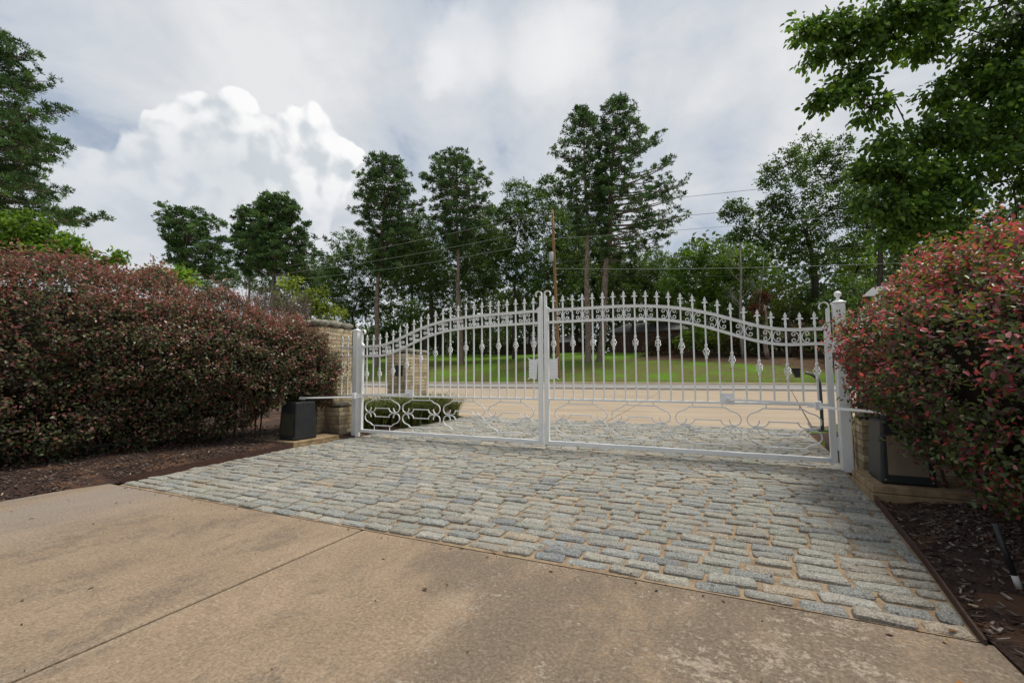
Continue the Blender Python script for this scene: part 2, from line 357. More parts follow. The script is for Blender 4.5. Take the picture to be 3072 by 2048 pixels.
M_panel = material('dull_bronze_panel', f_plain((0.19, 0.15, 0.10), (0.27, 0.215, 0.15), 7), 0.35, 0.5, 0.2)
M_paneld = material('dull_olive_panel', f_plain((0.035, 0.034, 0.024), (0.055, 0.052, 0.036), 7), 0.45, 0.4)
M_galv = material('galvanised_grey', f_plain((0.30, 0.31, 0.31), (0.46, 0.47, 0.47), 9), 0.5, 0.5, 0.3)
M_wire = material('dull_wire', f_plain((0.10, 0.10, 0.10), (0.16, 0.16, 0.16), 3), 0.6, 0.3)
M_wiref = material('weathered_pale_wire', f_plain((0.33, 0.34, 0.33), (0.42, 0.43, 0.42), 3), 0.5, 0.4)
M_cable = material('black_cable', f_plain((0.015, 0.015, 0.015), (0.03, 0.03, 0.03), 3), 0.6, 0.3)
def f_pole(t, p):
    P = OBJ(t); a = t.noise(t.mapping(P, sca=(6, 6, 0.5)), 3, 6, 0.7)
    setc(t, p, t.ramp(a, [(0.3, (0.14, 0.075, 0.035)), (0.55, (0.27, 0.155, 0.08)), (0.75, (0.36, 0.24, 0.14))])); bump(t, p, a, 0.02, 0.7)
M_pole = material('creosoted_pole_wood', f_pole, 0.85, 0.15)
def f_bark(c1, c2, sz=1.0):
    def fn(t, p):
        P = OBJ(t); v = t.vor(t.mapping(P, sca=(1, 1, 0.35)), 7 * sz, out='Distance'); a = t.noise(P, 3, 6, 0.7)
        f = t.math('ADD', t.math('MULTIPLY', v, 0.6), t.math('MULTIPLY', a, 0.5))
        setc(t, p, t.ramp(f, [(0.25, c1), (0.7, c2)])); bump(t, p, v, 0.05, 1.0)
    return fn
M_bark_pine = material('pine_bark', f_bark((0.09, 0.066, 0.052), (0.25, 0.19, 0.155)), 0.95, 0.1)
M_bark = material('dark_bark', f_bark((0.022, 0.018, 0.014), (0.07, 0.058, 0.045)), 0.95, 0.1)
M_bark_pale = material('bare_grey_wood', f_bark((0.13, 0.12, 0.10), (0.27, 0.25, 0.22)), 0.95, 0.1)
M_twig = material('brown_twig', f_plain((0.05, 0.03, 0.02), (0.12, 0.08, 0.055), 9), 0.9, 0.1)
M_deadtw = material('dry_grey_brown_twig', f_plain((0.13, 0.10, 0.075), (0.24, 0.19, 0.15), 9), 0.9, 0.1)
def leaf_mat(name, trans=0.3, rough=0.5, spec=0.35, tint=(1.5, 1.6, 0.6)):
    m = bpy.data.materials.new(name); m.use_nodes = True; t = NT(m.node_tree); p = t.n['Principled BSDF']; o = t.n['Material Output']
    a = attr(t); p.inputs['Roughness'].default_value = rough; p.inputs['Specular IOR Level'].default_value = spec
    t.l.new(a, p.inputs['Base Color'])
    tr = t.new('ShaderNodeBsdfTranslucent', ins={'Color': t.mix(0.35, a, t.vmath('MULTIPLY', a, tint))})
    mx = t.new('ShaderNodeMixShader', ins={0: trans}); t.l.new(p.outputs[0], mx.inputs[1]); t.l.new(tr.outputs[0], mx.inputs[2])
    t.l.new(mx.outputs[0], o.inputs[0]); return m
M_leaf = leaf_mat('tree_leaf', 0.42, 0.5, 0.35)
M_needle = leaf_mat('pine_needle', 0.25, 0.6, 0.25)
M_lorp = leaf_mat('shrub_leaf', 0.42, 0.36, 0.5, (1.25, 1.1, 1.0))
M_blade = leaf_mat('strap_leaf', 0.30, 0.45, 0.4)
def f_mulch(t, p):
    P = POS(t); a = t.noise(t.mapping(P, sca=(1, 2.2, 1), rot=(0, 0, 0.6)), 45, 5, 0.8, 0.8); b = t.vor(t.mapping(P, sca=(1, 1.8, 1), rot=(0, 0, 1.1)), 60, out='Color'); d = t.noise(P, 2.3, 5, 0.6)
    c = t.ramp(a, [(0.3, (0.018, 0.011, 0.009)), (0.5, (0.06, 0.034, 0.026)), (0.72, (0.155, 0.105, 0.085))])
    c = t.mix(t.smooth(d, 0.50, 0.58, 0.0, 0.85), c, t.mix(a, (0.10, 0.05, 0.028), (0.20, 0.11, 0.065)))
    setc(t, p, c); bump(t, p, a, 0.02, 1.0)
M_mulch = material('dark_bark_mulch', f_mulch, 0.9, 0.2)
M_chip = material('bark_chip', lambda t, p: (setc(t, p, attr(t)), None), 0.85, 0.25)
def f_grass(t, p):
    P = POS(t); a = t.noise(P, 0.35, 5, 0.65, 0.5); b = t.noise(t.mapping(P, sca=(1, 0.6, 1)), 3.0, 6, 0.75); f = t.noise(P, 22, 4, 0.8)
    sx = t.new('ShaderNodeSeparateXYZ', ins={'Vector': P})
    g = t.ramp(b, [(0.25, (0.08, 0.155, 0.012)), (0.5, (0.12, 0.25, 0.016)), (0.75, (0.18, 0.33, 0.03))])
    dry = t.ramp(b, [(0.25, (0.10, 0.075, 0.03)), (0.7, (0.20, 0.145, 0.07))])
    k = t.math('MULTIPLY', t.smooth(t.math('ADD', a, t.math('MULTIPLY', t.math('SUBTRACT', b, 0.5), 0.5)), 0.38, 0.56), t.smooth(sx.outputs[1], 49, 38))
    c = t.mix(t.math('MULTIPLY', k, 0.72), g, dry)
    # pine straw under the trees: beyond the mown crest and on the right bank
    w_ = t.math('ADD', sx.outputs[0], t.math('MULTIPLY', t.math('SUBTRACT', a, 0.5), 6))
    bank = t.math('MULTIPLY', t.smooth(w_, -7.5, -5.5), t.smooth(t.math('SUBTRACT', sx.outputs[1], t.math('MULTIPLY', w_, -0.5)), 38.0, 40.5))
    far = t.smooth(sx.outputs[1], 51.5, 53.5)
    litter = t.ramp(b, [(0.25, (0.05, 0.028, 0.016)), (0.6, (0.13, 0.075, 0.045)), (0.8, (0.20, 0.125, 0.08))])
    c = t.mix(t.math('MAXIMUM', bank, t.math('MULTIPLY', far, 0.8)), c, litter)
    c = t.mix(t.smooth(f, 0.3, 0.7, 0.35, 0.0), c, (0.02, 0.028, 0.008))
    setc(t, p, c); bump(t, p, t.math('ADD', f, b), 0.08, 0.8)
M_grass = material('patchy_lawn', f_grass, 0.9, 0.15)
def f_asph(t, p):
    P = POS(t); a = t.noise(P, 1.2, 5, 0.6)
    setc(t, p, t.ramp(a, [(0.3, (0.22, 0.205, 0.19)), (0.7, (0.30, 0.285, 0.265))])); bump(t, p, t.noise(P, 90, 3, 0.7), 0.004, 0.6)
M_asph = material('pale_worn_asphalt', f_asph, 0.85, 0.25)
M_gut = material('dark_asphalt_shoulder', f_plain((0.105, 0.095, 0.085), (0.17, 0.155, 0.14), 2), 0.85, 0.2)
M_paint = material('white_road_paint', f_plain((0.55, 0.55, 0.52), (0.72, 0.72, 0.70), 3), 0.7, 0.3)
M_kerb = material('tan_kerb_concrete', f_plain((0.38, 0.31, 0.21), (0.50, 0.42, 0.30), 2), 0.85, 0.2)
M_rbrick = material('red_brown_house_brick', f_plain((0.085, 0.048, 0.034), (0.155, 0.095, 0.07), 3), 0.9, 0.1)
M_rbrick2 = material('dark_house_mortar', f_plain((0.10, 0.07, 0.055), (0.15, 0.11, 0.09), 3), 0.9, 0.1)
M_roof = material('grey_shingles', f_plain((0.11, 0.11, 0.11), (0.19, 0.19, 0.185), 2), 0.9, 0.2)
M_trim = material('pale_trim', f_plain((0.40, 0.39, 0.36), (0.50, 0.49, 0.46), 2), 0.7, 0.3)
M_glass = material('dark_window_glass', f_plain((0.015, 0.018, 0.02), (0.03, 0.035, 0.04), 1), 0.12, 0.6)

# ------------------------------------------------------------------ ground
ZT = [(-400, -0.05), (31.9, -0.05), (31.95, 0.17), (36, 1.34), (40, 2.1), (45, 2.72), (50, 3.42), (54, 3.65), (62, 3.7), (120, 4.5), (900, 8)]
def ground_z(x, y):
    z = float(np.interp(y, [a for a, b in ZT], [b for a, b in ZT]))
    if y > 33: z += 0.10 * math.sin(x * 0.31) * min(1, (y - 33) / 5) + 0.30 * min(1, max(0, (-x - 12) / 25)) * min(1, (y - 33) / 8)
    return z
def grid(xs, ys, zf):
    V = [(x, y, zf(x, y)) for y in ys for x in xs]; n = len(xs)
    Q = [(j * n + i, j * n + i + 1, (j + 1) * n + i + 1, (j + 1) * n + i) for j in range(len(ys) - 1) for i in range(n - 1)]
    return V, Q
xs = list(np.concatenate([[-900, -400, -200, -120], np.arange(-80, 61, 4.0), [90, 200, 500, 900]]))
ys = [-300, -100, -30, 0, 20, 31.9, 31.95] + list(np.arange(33, 60, 1.5)) + [64, 75, 90, 120, 200, 400, 900]
V, Q = grid(xs, ys, ground_z)
tag(link('ground', fast_mesh('ground', V, Q, M_grass, smooth=True)), 'mown grass bank with bare patches rising beyond the road', kind='structure')

# the drive inside the gate: concrete slabs each side of a sawn joint
drv = MB(); drv.box(-3.16, 3.16, -15, -3.372, -0.30, -0.022)
drive = tag(drv.build('driveway', M_joint), 'tan concrete driveway in the foreground with one sawn joint', kind='structure')
def slab(x0, x1, y0, y1, nm='concrete_slab', mt=M_conc, parent=None, skew=0.0, wob=0.0):
    b = MB(); n = 24; c = 0.006
    vt = []; vb = []
    xs_ = np.linspace(x0, x1, n)
    ring = [(x, y1 + wob * math.sin(x * 2.1 + 1) * (1 if 0 < i < n - 1 else 0)) for i, x in enumerate(xs_)] + [(x1, y0), (x0, y0)]
    cx, cy = (x0 + x1) / 2, (y0 + y1) / 2
    m = len(ring)
    top = [(x + (c if x < cx else -c) * (1 if abs(x - x0) < 1e-6 or abs(x - x1) < 1e-6 else 0), y + (c if y < cy else -c), 0.0) for x, y in ring]
    mid = [(x, y, -0.006) for x, y in ring]; bot = [(x, y, -0.1) for x, y in ring]
    b.add(top + mid + bot, [tuple(range(m))] + [(i, (i + 1) % m, m + (i + 1) % m, m + i) for i in range(m)] + [(m + i, m + (i + 1) % m, 2 * m + (i + 1) % m, 2 * m + i) for i in range(m)])
    return b.build(nm, mt, parent)
slab(-3.10, 0.029, -15, -3.385, parent=drive)
slab(0.051, 3.06, -15, -3.385, parent=drive)

# cobbled paving: every sett a stone with its own outline
LB = [(-3.6, -2.88), (-3.36, -2.90), (-2.57, -3.05), (-1.28, -3.19), (0, -3.20), (0.3, -3.22), (2.0, -3.28), (3.62, -3.40)]
RB = [(-3.6, 3.00), (-3.36, 3.01), (-2.59, 3.09), (-1.2, 3.20), (0, 3.25), (1.56, 3.34), (3.62, 3.38)]
lb = lambda y: float(np.interp(y, [a for a, b in LB], [b for a, b in LB])); rb = lambda y: float(np.interp(y, [a for a, b in RB], [b for a, b in RB]))
bm_ = MB(); ysb = np.linspace(-3.36, 3.60, 30)
bv = [(lb(y) - 0.02, y, -0.0095) for y in ysb] + [(rb(y) + 0.03, y, -0.0095) for y in ysb]; k = len(ysb)
bm_.add(bv, [(i, i + 1, k + i + 1, k + i) for i in range(k - 1)])
cobbles = tag(bm_.build('cobblestone_paving', M_sand), 'grey granite cobble paving in sandy joints passing under the white gate', kind='structure')
PAL = [((0.42, 0.41, 0.35), 4.4), ((0.40, 0.415, 0.405), 2.4), ((0.30, 0.31, 0.305), 2.0), ((0.50, 0.455, 0.355), 4.2), ((0.54, 0.51, 0.445), 2.6),
       ((0.43, 0.37, 0.285), 2.8), ((0.57, 0.43, 0.27), 1.3), ((0.38, 0.39, 0.31), 1.8), ((0.21, 0.225, 0.25), 1.0)]
pw = np.array([b for a, b in PAL]); pw = pw / pw.sum()
def sett(x0, x1, y0, y1, near):
    cx, cy = (x0 + x1) / 2, (y0 + y1) / 2; hx, hy = (x1 - x0) / 2, (y1 - y0) / 2
    n = 12; c = random.uniform(0.006, 0.013); J = lambda a: random.uniform(-a, a)
    out = [(hx, -hy + c), (hx, hy - c), (hx - c, hy), (hx / 3, hy), (-hx / 3, hy), (-hx + c, hy), (-hx, hy - c), (-hx, -hy + c), (-hx + c, -hy), (-hx / 3, -hy), (hx / 3, -hy), (hx - c, -hy)]
    sk = J(0.05); out = [(px + py * sk + J(0.0045), py + px * J(0.012) + J(0.0045)) for px, py in out]
    zt = random.uniform(-0.005, 0.008); tilt = (random.uniform(-1, 1) * 0.04, random.uniform(-1, 1) * 0.07)
    f = lambda x, y, z: (cx + x, cy + y, z + zt + x * tilt[0] + y * tilt[1])
    ring0 = [(cx + x, cy + y, -0.03) for x, y in out]
    ring1 = [f(x, y, -0.004 + random.uniform(-1, 1) * 0.002) for x, y in out]
    ring2 = [f(x * (1 - 0.009 / hx), y * (1 - 0.0085 / hy), 0.0040 + random.uniform(-1, 1) * 0.0022) for x, y in out]
    cpt = [f(0, 0, 0.0045 + random.uniform(-1, 1) * 0.003)]
    V = ring0 + ring1 + ring2 + cpt
    F = [(i, (i + 1) % n, n + (i + 1) % n, n + i) for i in range(n)] + [(n + i, n + (i + 1) % n, 2 * n + (i + 1) % n, 2 * n + i) for i in range(n)]
    F += [(2 * n + i, 2 * n + (i + 1) % n, 3 * n) for i in range(n)]
    c = PAL[RNG.choice(len(PAL), p=pw)][0]; s = random.uniform(0.88, 1.32)
    return V, F, (c[0] * s * 1.03, c[1] * s, c[2] * s * 0.93), (cx, cy)
stones = []; y = -3.352; row = 0
while y < 3.58:
    h = random.uniform(0.098, 0.113); x = lb(y + h / 2) + random.uniform(0.0, 0.02); xe = rb(y + h / 2) + 0.014
    if row % 2: x += 0.0
    first = True
    while x < xe - 0.05:
        L = random.uniform(0.175, 0.245)
        if first and row % 2: L *= random.uniform(0.45, 0.6)
        first = False
        if x + L > xe - 0.06: L = xe - x
        j = 0.0105
        wv = 0.012 * math.sin(x * 1.7 + row * 0.3)
        stones.append(sett(x + j, x + L - j, y + 0.0115 + random.uniform(-1, 1) * 0.004 + wv, y + h - 0.0115 + random.uniform(-1, 1) * 0.004 + wv, True)); x += L
    y += h; row += 1
stones.sort(key=lambda s: (s[3][0] - CAM[0]) ** 2 + (s[3][1] - CAM[1]) ** 2)
def in_view(cx, cy):
    d = depth_of((cx, cy, 0)); l = float(np.dot(np.array([cx, cy, 0]) - CAM, R_)); return d > 0.3 and abs(l / d) < 1.14
front = [s for s in stones if in_view(*s[3])]
parts = front[:300]; ids = {id(s) for s in parts}
for s in parts:
    b = MB(); b.add(s[0], s[1], s[2]); me = b.mesh('cobble', M_sett, False, (s[3][0], s[3][1], 0)); link('cobble', me, cobbles, (s[3][0], s[3][1], 0))
rest = MB()
for s in stones:
    if id(s) not in ids: rest.add(s[0], s[1], s[2])
tag(rest.build('cobbles', M_sett, cobbles, False), kind='stuff')

# apron outside the gate, road, kerb
ap = MB()
AL = [(3.62, -3.42), (4.1, -4.2), (4.8, -7), (6, -14), (8, -24), (12, -45), (18, -80), (22.3, -95)]
AR = [(3.62, 3.40), (5.5, 4.4), (7.5, 6.4), (10, 10), (13, 17), (18, 45), (22.3, 60)]
al = lambda y: float(np.interp(y, [a for a, b in AL], [b for a, b in AL])); ar = lambda y: float(np.interp(y, [a for a, b in AR], [b for a, b in AR]))
yy = np.linspace(3.60, 22.3, 60)
def strip(xl, xr, ys_, z=0.0):
    n = len(ys_); b = MB()
    V = [(xl(y), y, z) for y in ys_] + [(xr(y), y, z) for y in ys_] + [(xl(y), y, z - 0.1) for y in ys_] + [(xr(y), y, z - 0.1) for y in ys_]
    F = [(i, n + i, n + i + 1, i + 1) for i in range(n - 1)] + [(i, i + 1, 2 * n + i + 1, 2 * n + i) for i in range(n - 1)] + [(n + i, n + i + 1, 3 * n + i + 1, 3 * n + i) for i in range(n - 1)] + [(0, n, 3 * n, 2 * n), (n - 1, 2 * n - 1, 4 * n - 1, 3 * n - 1)]
    b.add(V, F); return b
jl = lambda y: -0.05 - 0.056 * (y - 3.6); jr = lambda y: 3.57 + 0.095 * (y - 4.0)
apr = MB(); apr.add([(-95, 3.62, -0.025), (60, 3.62, -0.025), (60, 22.3, -0.025), (-95, 22.3, -0.025)], [(0, 1, 2, 3)])
apron = strip(lambda y: al(y) + 0.01, lambda y: ar(y) - 0.01, yy, -0.025).build('apron', M_gut)
tag(apron, 'wide tan concrete apron between the cobbles and the road', kind='structure')
strip(al, lambda y: jl(y) - 0.012, yy, 0.0).build('concrete_slab', M_apron, apron)
strip(lambda y: jl(y) + 0.012, lambda y: min(jr(y), ar(y) - 0.03) - 0.014, yy, 0.0).build('concrete_slab', M_apron, apron)
y2 = np.linspace(4.4, 22.3, 50)
strip(lambda y: jr(y) + 0.014, ar, y2, 0.0).build('concrete_slab', M_apron, apron)
def road_sheet(name, y0, y1, z0, z1, mt, label, x0=-120, x1=80, thick=0.06):
    b = MB(); n = 2
    b.add([(x0, y0, z0), (x1, y0, z0), (x1, y1, z1), (x0, y1, z1), (x0, y0, z0 - thick), (x1, y0, z0 - thick), (x1, y1, z1 - thick), (x0, y1, z1 - thick)],
          [(0, 1, 2, 3), (0, 1, 5, 4), (1, 2, 6, 5), (2, 3, 7, 6), (3, 0, 4, 7)])
    return tag(b.build(name, mt), label, kind='structure')
road_sheet('road_shoulder', 22.3, 24.9, 0.008, 0.045, M_gut, 'dark asphalt shoulder strip along the near side of the road')
rd = road_sheet('road', 24.9, 31.4, 0.045, 0.115, M_asph, 'pale worn asphalt road running parallel to the gate')
b = MB(); b.add([(-120, 24.95, 0.0505), (80, 24.95, 0.0505), (80, 25.35, 0.0548), (-120, 25.35, 0.0548)], [(0, 1, 2, 3)]); b.build('edge_line', M_paint, rd)
kb = MB()
kb.add([(-120, 31.4, 0.05), (80, 31.4, 0.05), (80, 31.45, 0.23), (-120, 31.45, 0.23), (80, 31.95, 0.25), (-120, 31.95, 0.25), (80, 31.95, 0.0), (-120, 31.95, 0.0)], [(0, 1, 2, 3), (3, 2, 4, 5), (5, 4, 6, 7)])
tag(kb.build('kerb', M_kerb), 'long tan concrete kerb on the far side of the road', kind='structure')

# planting beds either side
def sn(x, y, s=1.0): return math.sin(x * 2.3 * s + 1.3) * math.sin(y * 1.9 * s + 0.7) + 0.5 * math.sin(x * 5.1 * s + y * 3.7 * s)
def bed(name, label, side, y0, y1, zf, far):
    ys_ = np.linspace(y0, y1, 60); cols = 26; V = []
    for y in ys_:
        e = (lb(y) - 0.03 if y > -3.36 else -3.0 - 0.10 * max(0, min(1, (-3.36 - y) / 0.5))) if side < 0 else (rb(y) + 0.035 if y > -3.36 else 3.06 + 0.02)
        for i in range(cols):
            f = (i / (cols - 1)) ** 1.6; x = e + side * f * far; V.append((x, y, zf(abs(x - e), y) + 0.008 * sn(x, y, 2.0) * min(1, f * 12)))
    Q = [(j * cols + i, j * cols + i + 1, (j + 1) * cols + i + 1, (j + 1) * cols + i) for j in range(len(ys_) - 1) for i in range(cols - 1)]
    return tag(link(name, fast_mesh(name, V, Q, M_mulch, smooth=True)), label, kind='structure')
bedz_l = lambda d, y: -0.005 + 0.06 * min(1, d / 0.25) + 0.03 * min(1, d / 2)
bedz_r = lambda d, y: -0.012 + 0.035 * min(1, d / 0.4) + 0.03 * min(1, d / 2)
bed('mulch_bed', 'dark mulch bed under the long red hedge left of the drive', -1, -15, 3.3, bedz_l, 14)
bed('mulch_bed', 'bark mulch bed at the right edge of the cobbles', 1, -15, 3.3, bedz_r, 12)
def chips(n, side, ylo, yhi, zf, dmax, label):
    Vs = []; Cs = []; Qs = []; k = 0
    cols = [(0.06, 0.04, 0.033), (0.11, 0.08, 0.066), (0.19, 0.15, 0.125), (0.27, 0.23, 0.19), (0.15, 0.075, 0.045), (0.42, 0.34, 0.24)]
    cw = [0.3, 0.26, 0.19, 0.1, 0.12, 0.03]
    for _ in range(n):
        y = random.uniform(ylo, yhi); d = dmax * random.random() ** 1.5 + 0.02
        e = (lb(y) - 0.03 if y > -3.36 else -3.08) if side < 0 else (rb(y) + 0.035 if y > -3.36 else 3.08)
        x = e + side * d
        if side > 0 and ((sn(x * 1.3, y * 1.3) > 0.75 and random.random() < 0.85) or (d < 0.30 + 0.16 * math.sin(y * 4.1) and random.random() < 0.86)): continue
        z = zf(d, y) + random.uniform(0.004, 0.016); a = random.uniform(0, PI); l = random.uniform(0.005, 0.021); w_ = l * random.uniform(0.18, 0.45); tl = random.uniform(-0.4, 0.4)
        ca, sa = math.cos(a), math.sin(a)
        q = [(-l, -w_), (l, -w_ * 0.6), (l * 0.9, w_ * 0.7), (-l * 0.8, w_)]
        top = [(x + ca * p - sa * r, y + sa * p + ca * r, z + p * tl + 0.003) for p, r in q]; bot = [(u, v, t - 0.005) for u, v, t in top]
        Vs += top + bot; Qs += [(k, k + 1, k + 2, k + 3)] + [(k + i, k + (i + 1) % 4, k + 4 + (i + 1) % 4, k + 4 + i) for i in range(4)]; k += 8
        c = cols[RNG.choice(6, p=cw)]; s = random.uniform(0.7, 1.3); Cs += [tuple(v * s for v in c)] * 8
    tag(link('bark_chips', fast_mesh('bark_chips', Vs, Qs, M_chip, np.array(Cs))), label, 'mulch', kind='stuff')
chips(17000, 1, -4.6, -1.25, bedz_r, 1.9, 'loose bark chips scattered on the right bed')
chips(9000, -1, -6.0, 0.3, bedz_l, 2.0, 'loose bark chips scattered under the left hedge')

# steel edging
def edging(pts, h, label):
    b = MB(); n = len(pts); t = 0.009
    V = []
    for x, y, z1 in pts: V += [(x - t / 2, y, -0.04), (x + t / 2, y, -0.04), (x + t / 2, y, z1), (x - t / 2, y, z1)]
    F = [(i * 4 + k, i * 4 + (k + 1) % 4, i * 4 + 4 + (k + 1) % 4, i * 4 + 4 + k) for i in range(n - 1) for k in range(4)] + [(0, 1, 2, 3), tuple((n - 1) * 4 + k for k in range(4))]
    b.add(V, F); o = b.build('steel_edging', M_rust); tag(o, label, 'edging', 'steel bed edging along the drive'); return o
edging([(rb(y) + 0.022, y, 0.020 + 0.012 * (y + 3.4)) for y in np.linspace(-3.40, -1.25, 14)], 0.03, 'brown steel edging strip between the right mulch bed and the cobbles')
edging([(lb(y) - 0.018, y, 0.060) for y in np.linspace(-3.34, -1.27, 14)], 0.06, 'brown steel edging strip between the left mulch bed and the cobbles')

# ------------------------------------------------------------------ brick pillars
def brick_col():  # pale cream to buff
    b0 = random.choice([(0.50, 0.41, 0.27), (0.46, 0.37, 0.24), (0.54, 0.455, 0.315), (0.40, 0.325, 0.215), (0.50, 0.39, 0.235), (0.35, 0.28, 0.19)])
    s = random.uniform(1.08, 1.32); return tuple(v * s for v in b0)
CH, BH = 0.0685, 0.0595
def brickwork(parent, org, x0, x1, y0, y1, z0, courses, faces, BL=0.203):
    """Bricks laid round the block; those on the faces named are parts, the rest one stuff mesh."""
    other = MB(); ox, oy, oz = org; t = 0.085
    def lay(face, c):
        z = z0 + c * CH; a0, a1 = (x0, x1) if face in 'SN' else (y0, y1)
        s = a0 + (t if (c % 2) ^ (face in 'EW') else 0.0); e = a1 - (t if (c % 2) ^ (face in 'EW') else 0.0)
        nb = max(1, round((e - s) / BL)); st = (e - s) / nb
        for i in range(nb):
            p0, p1 = s + i * st + 0.004, s + (i + 1) * st - 0.004; j = random.uniform(-1, 1) * 0.0022
            if face == 'S': q = (p0, p1, y0 + j, y0 + t, z, z + BH)
            elif face == 'N': q = (p0, p1, y1 - t, y1 + j, z, z + BH)
            elif face == 'W': q = (x0 + j, x0 + t, p0, p1, z, z + BH)
            else: q = (x1 - t, x1 + j, p0, p1, z, z + BH)
            col = brick_col()
            if face in faces:
                b = MB(); cxyz = ((q[0] + q[1]) / 2, (q[2] + q[3]) / 2, (q[4] + q[5]) / 2); b.box(*q, col)
                me = b.mesh('brick', M_brick, org=cxyz); link('brick', me, parent, tuple(np.array(cxyz) - np.array(org)))
            else: other.box(*q, col)
    for c in range(courses):
        for f in 'SENW': lay(f, c)
    core = MB(); core.box(x0 + 0.010, x1 - 0.010, y0 + 0.010, y1 - 0.010, z0 - 0.1, z0 + courses * CH - 0.009)
    core.build('mortar_core', M_mort, parent, org=org)
    if other.v: tag(other.build('brickwork', M_brick, parent, org=org), kind='stuff')
def rockmesh(L, W, H, seed):
    rr = random.Random(seed); bm = bmesh.new(); bmesh.ops.create_cube(bm, size=1)
    bmesh.ops.subdivide_edges(bm, edges=bm.edges[:], cuts=3, use_grid_fill=True)
    for v in bm.verts:
        x, y, z = v.co; k = 1 - 0.16 * (abs(2 * x) ** 4 * abs(2 * z) ** 4 + abs(2 * y) ** 4 * abs(2 * z) ** 4 + abs(2 * x) ** 4 * abs(2 * y) ** 4)
        v.co = Vector((x * k * L, y * k * W, z * k * H)) + Vector((rr.uniform(-1, 1) * 0.006, rr.uniform(-1, 1) * 0.008, rr.uniform(-1, 1) * 0.006))
    me = bpy.data.meshes.new('cap_stone'); bm.to_mesh(me); bm.free(); me.materials.append(M_cap)
    me.polygons.foreach_set('use_smooth', [True] * len(me.polygons)); return me
def capstones(parent, org, x0, x1, y0, y1, z, H=0.11, ov=0.035, nx=3, ny=3, solid=False):
    ex = (x1 - x0 + 2 * ov); ey = (y1 - y0 + 2 * ov); k = 0
    for i in range(nx):
        for j in range(ny):
            if solid is False and 0 < i < nx - 1 and 0 < j < ny - 1: pass
            l = ex / nx; w_ = ey / ny; hh = H * random.uniform(0.85, 1.15)
            c = (x0 - ov + (i + 0.5) * l, y0 - ov + (j + 0.5) * w_ + random.uniform(-1, 1) * 0.004, z + hh / 2)
            link('cap_stone', rockmesh(l - 0.008, w_ - 0.008, hh, random.randint(0, 9999)), parent, tuple(np.array(c) - np.array(org)))
def pillar(x0, x1, y0, y1, courses, faces, label, capn=(3, 3), H=0.12):
    org = ((x0 + x1) / 2, (y0 + y1) / 2, 0.0)
    r = empty('brick_pillar', org, label, 'pillar', 'cream brick gate pillars')
    brickwork(r, org, x0, x1, y0, y1, 0.01, courses, faces)
    capstones(r, org, x0, x1, y0, y1, 0.01 + courses * CH - 0.006, H, 0.035, *capn)
    return r
pillar(-4.45, -3.75, -0.37, 0.36, 26, 'SE', 'tall cream brick pillar with rough stone cap behind the left gate post')
pillar(3.75, 4.45, -0.37, 0.36, 26, '', 'rough stone topped pillar mostly hidden by the right hedge')
fp = pillar(-4.44, -3.90, 2.11, 2.80, 21, 'SE', 'shorter cream brick pillar rising out of the lilies outside the gate', (3, 3), 0.10)
mb = MB(); mb.box(-4.20, -4.03, 2.065, 2.112, 0.97, 1.19); o = mb.build('wall_box', M_black, fp, org=(-4.17, 2.455, 0)); o['label'] = 'small black box fixed to the brick face'; bevel(o, 0.006)
mb = MB(); mb.box(-4.17, -4.14, 2.0605, 2.0645, 1.10, 1.135); mb.box(-4.17, -4.11, 2.0605, 2.0645, 1.02, 1.032); o.select_set(False); tag(mb.build('marking', M_white, o, org=(0, 0, 0)))
def lowwall(x0, x1, y0, y1, courses, faces, label, cap):
    org = ((x0 + x1) / 2, (y0 + y1) / 2, 0.0); r = empty('low_brick_pier', org, label, 'brick pier', 'low brick piers beside the gate posts')
    brickwork(r, org, x0, x1, y0, y1, 0.0, courses, faces, 0.15)
    capstones(r, org, x0, x1, y0, y1, courses * CH - 0.006, 0.075, 0.004, 1, 1)
lowwall(-3.748, -3.42, -0.22, 0.10, 7, 'SE', 'low brick pier between the tall pillar and the left gate post', True)
lowwall(3.375, 3.748, -0.24, 0.10, 8, 'SW', 'low brick pier behind the right gate post beside the black operator box', True)
# white slanting board seen over the right hedge
mb = MB(); A = at_y(2588, 884, 0.9); B_ = at_y(2652, 858, 0.9)
mb.add([(A[0], 0.88, A[2] - 0.02), (B_[0], 0.88, A[2] - 0.02), (B_[0], 0.88, B_[2]), (A[0] + 0.10, 0.88, B_[2] - 0.01), (A[0], 0.93, A[2] - 0.02), (B_[0], 0.93, A[2] - 0.02), (B_[0], 0.93, B_[2]), (A[0] + 0.10, 0.93, B_[2] - 0.01)],
       [(0, 1, 2, 3), (4, 5, 6, 7), (0, 1, 5, 4), (1, 2, 6, 5), (2, 3, 7, 6), (3, 0, 4, 7)])
ox = (A[0] + B_[0]) / 2
mb.box(ox + 0.0, ox + 0.06, 0.885, 0.925, 0.0, A[2] - 0.02)
tag(mb.build('white_panel', M_white, org=(ox, 0.9, 0)), 'white panel with sloping top just showing over the right hedge', 'panel')

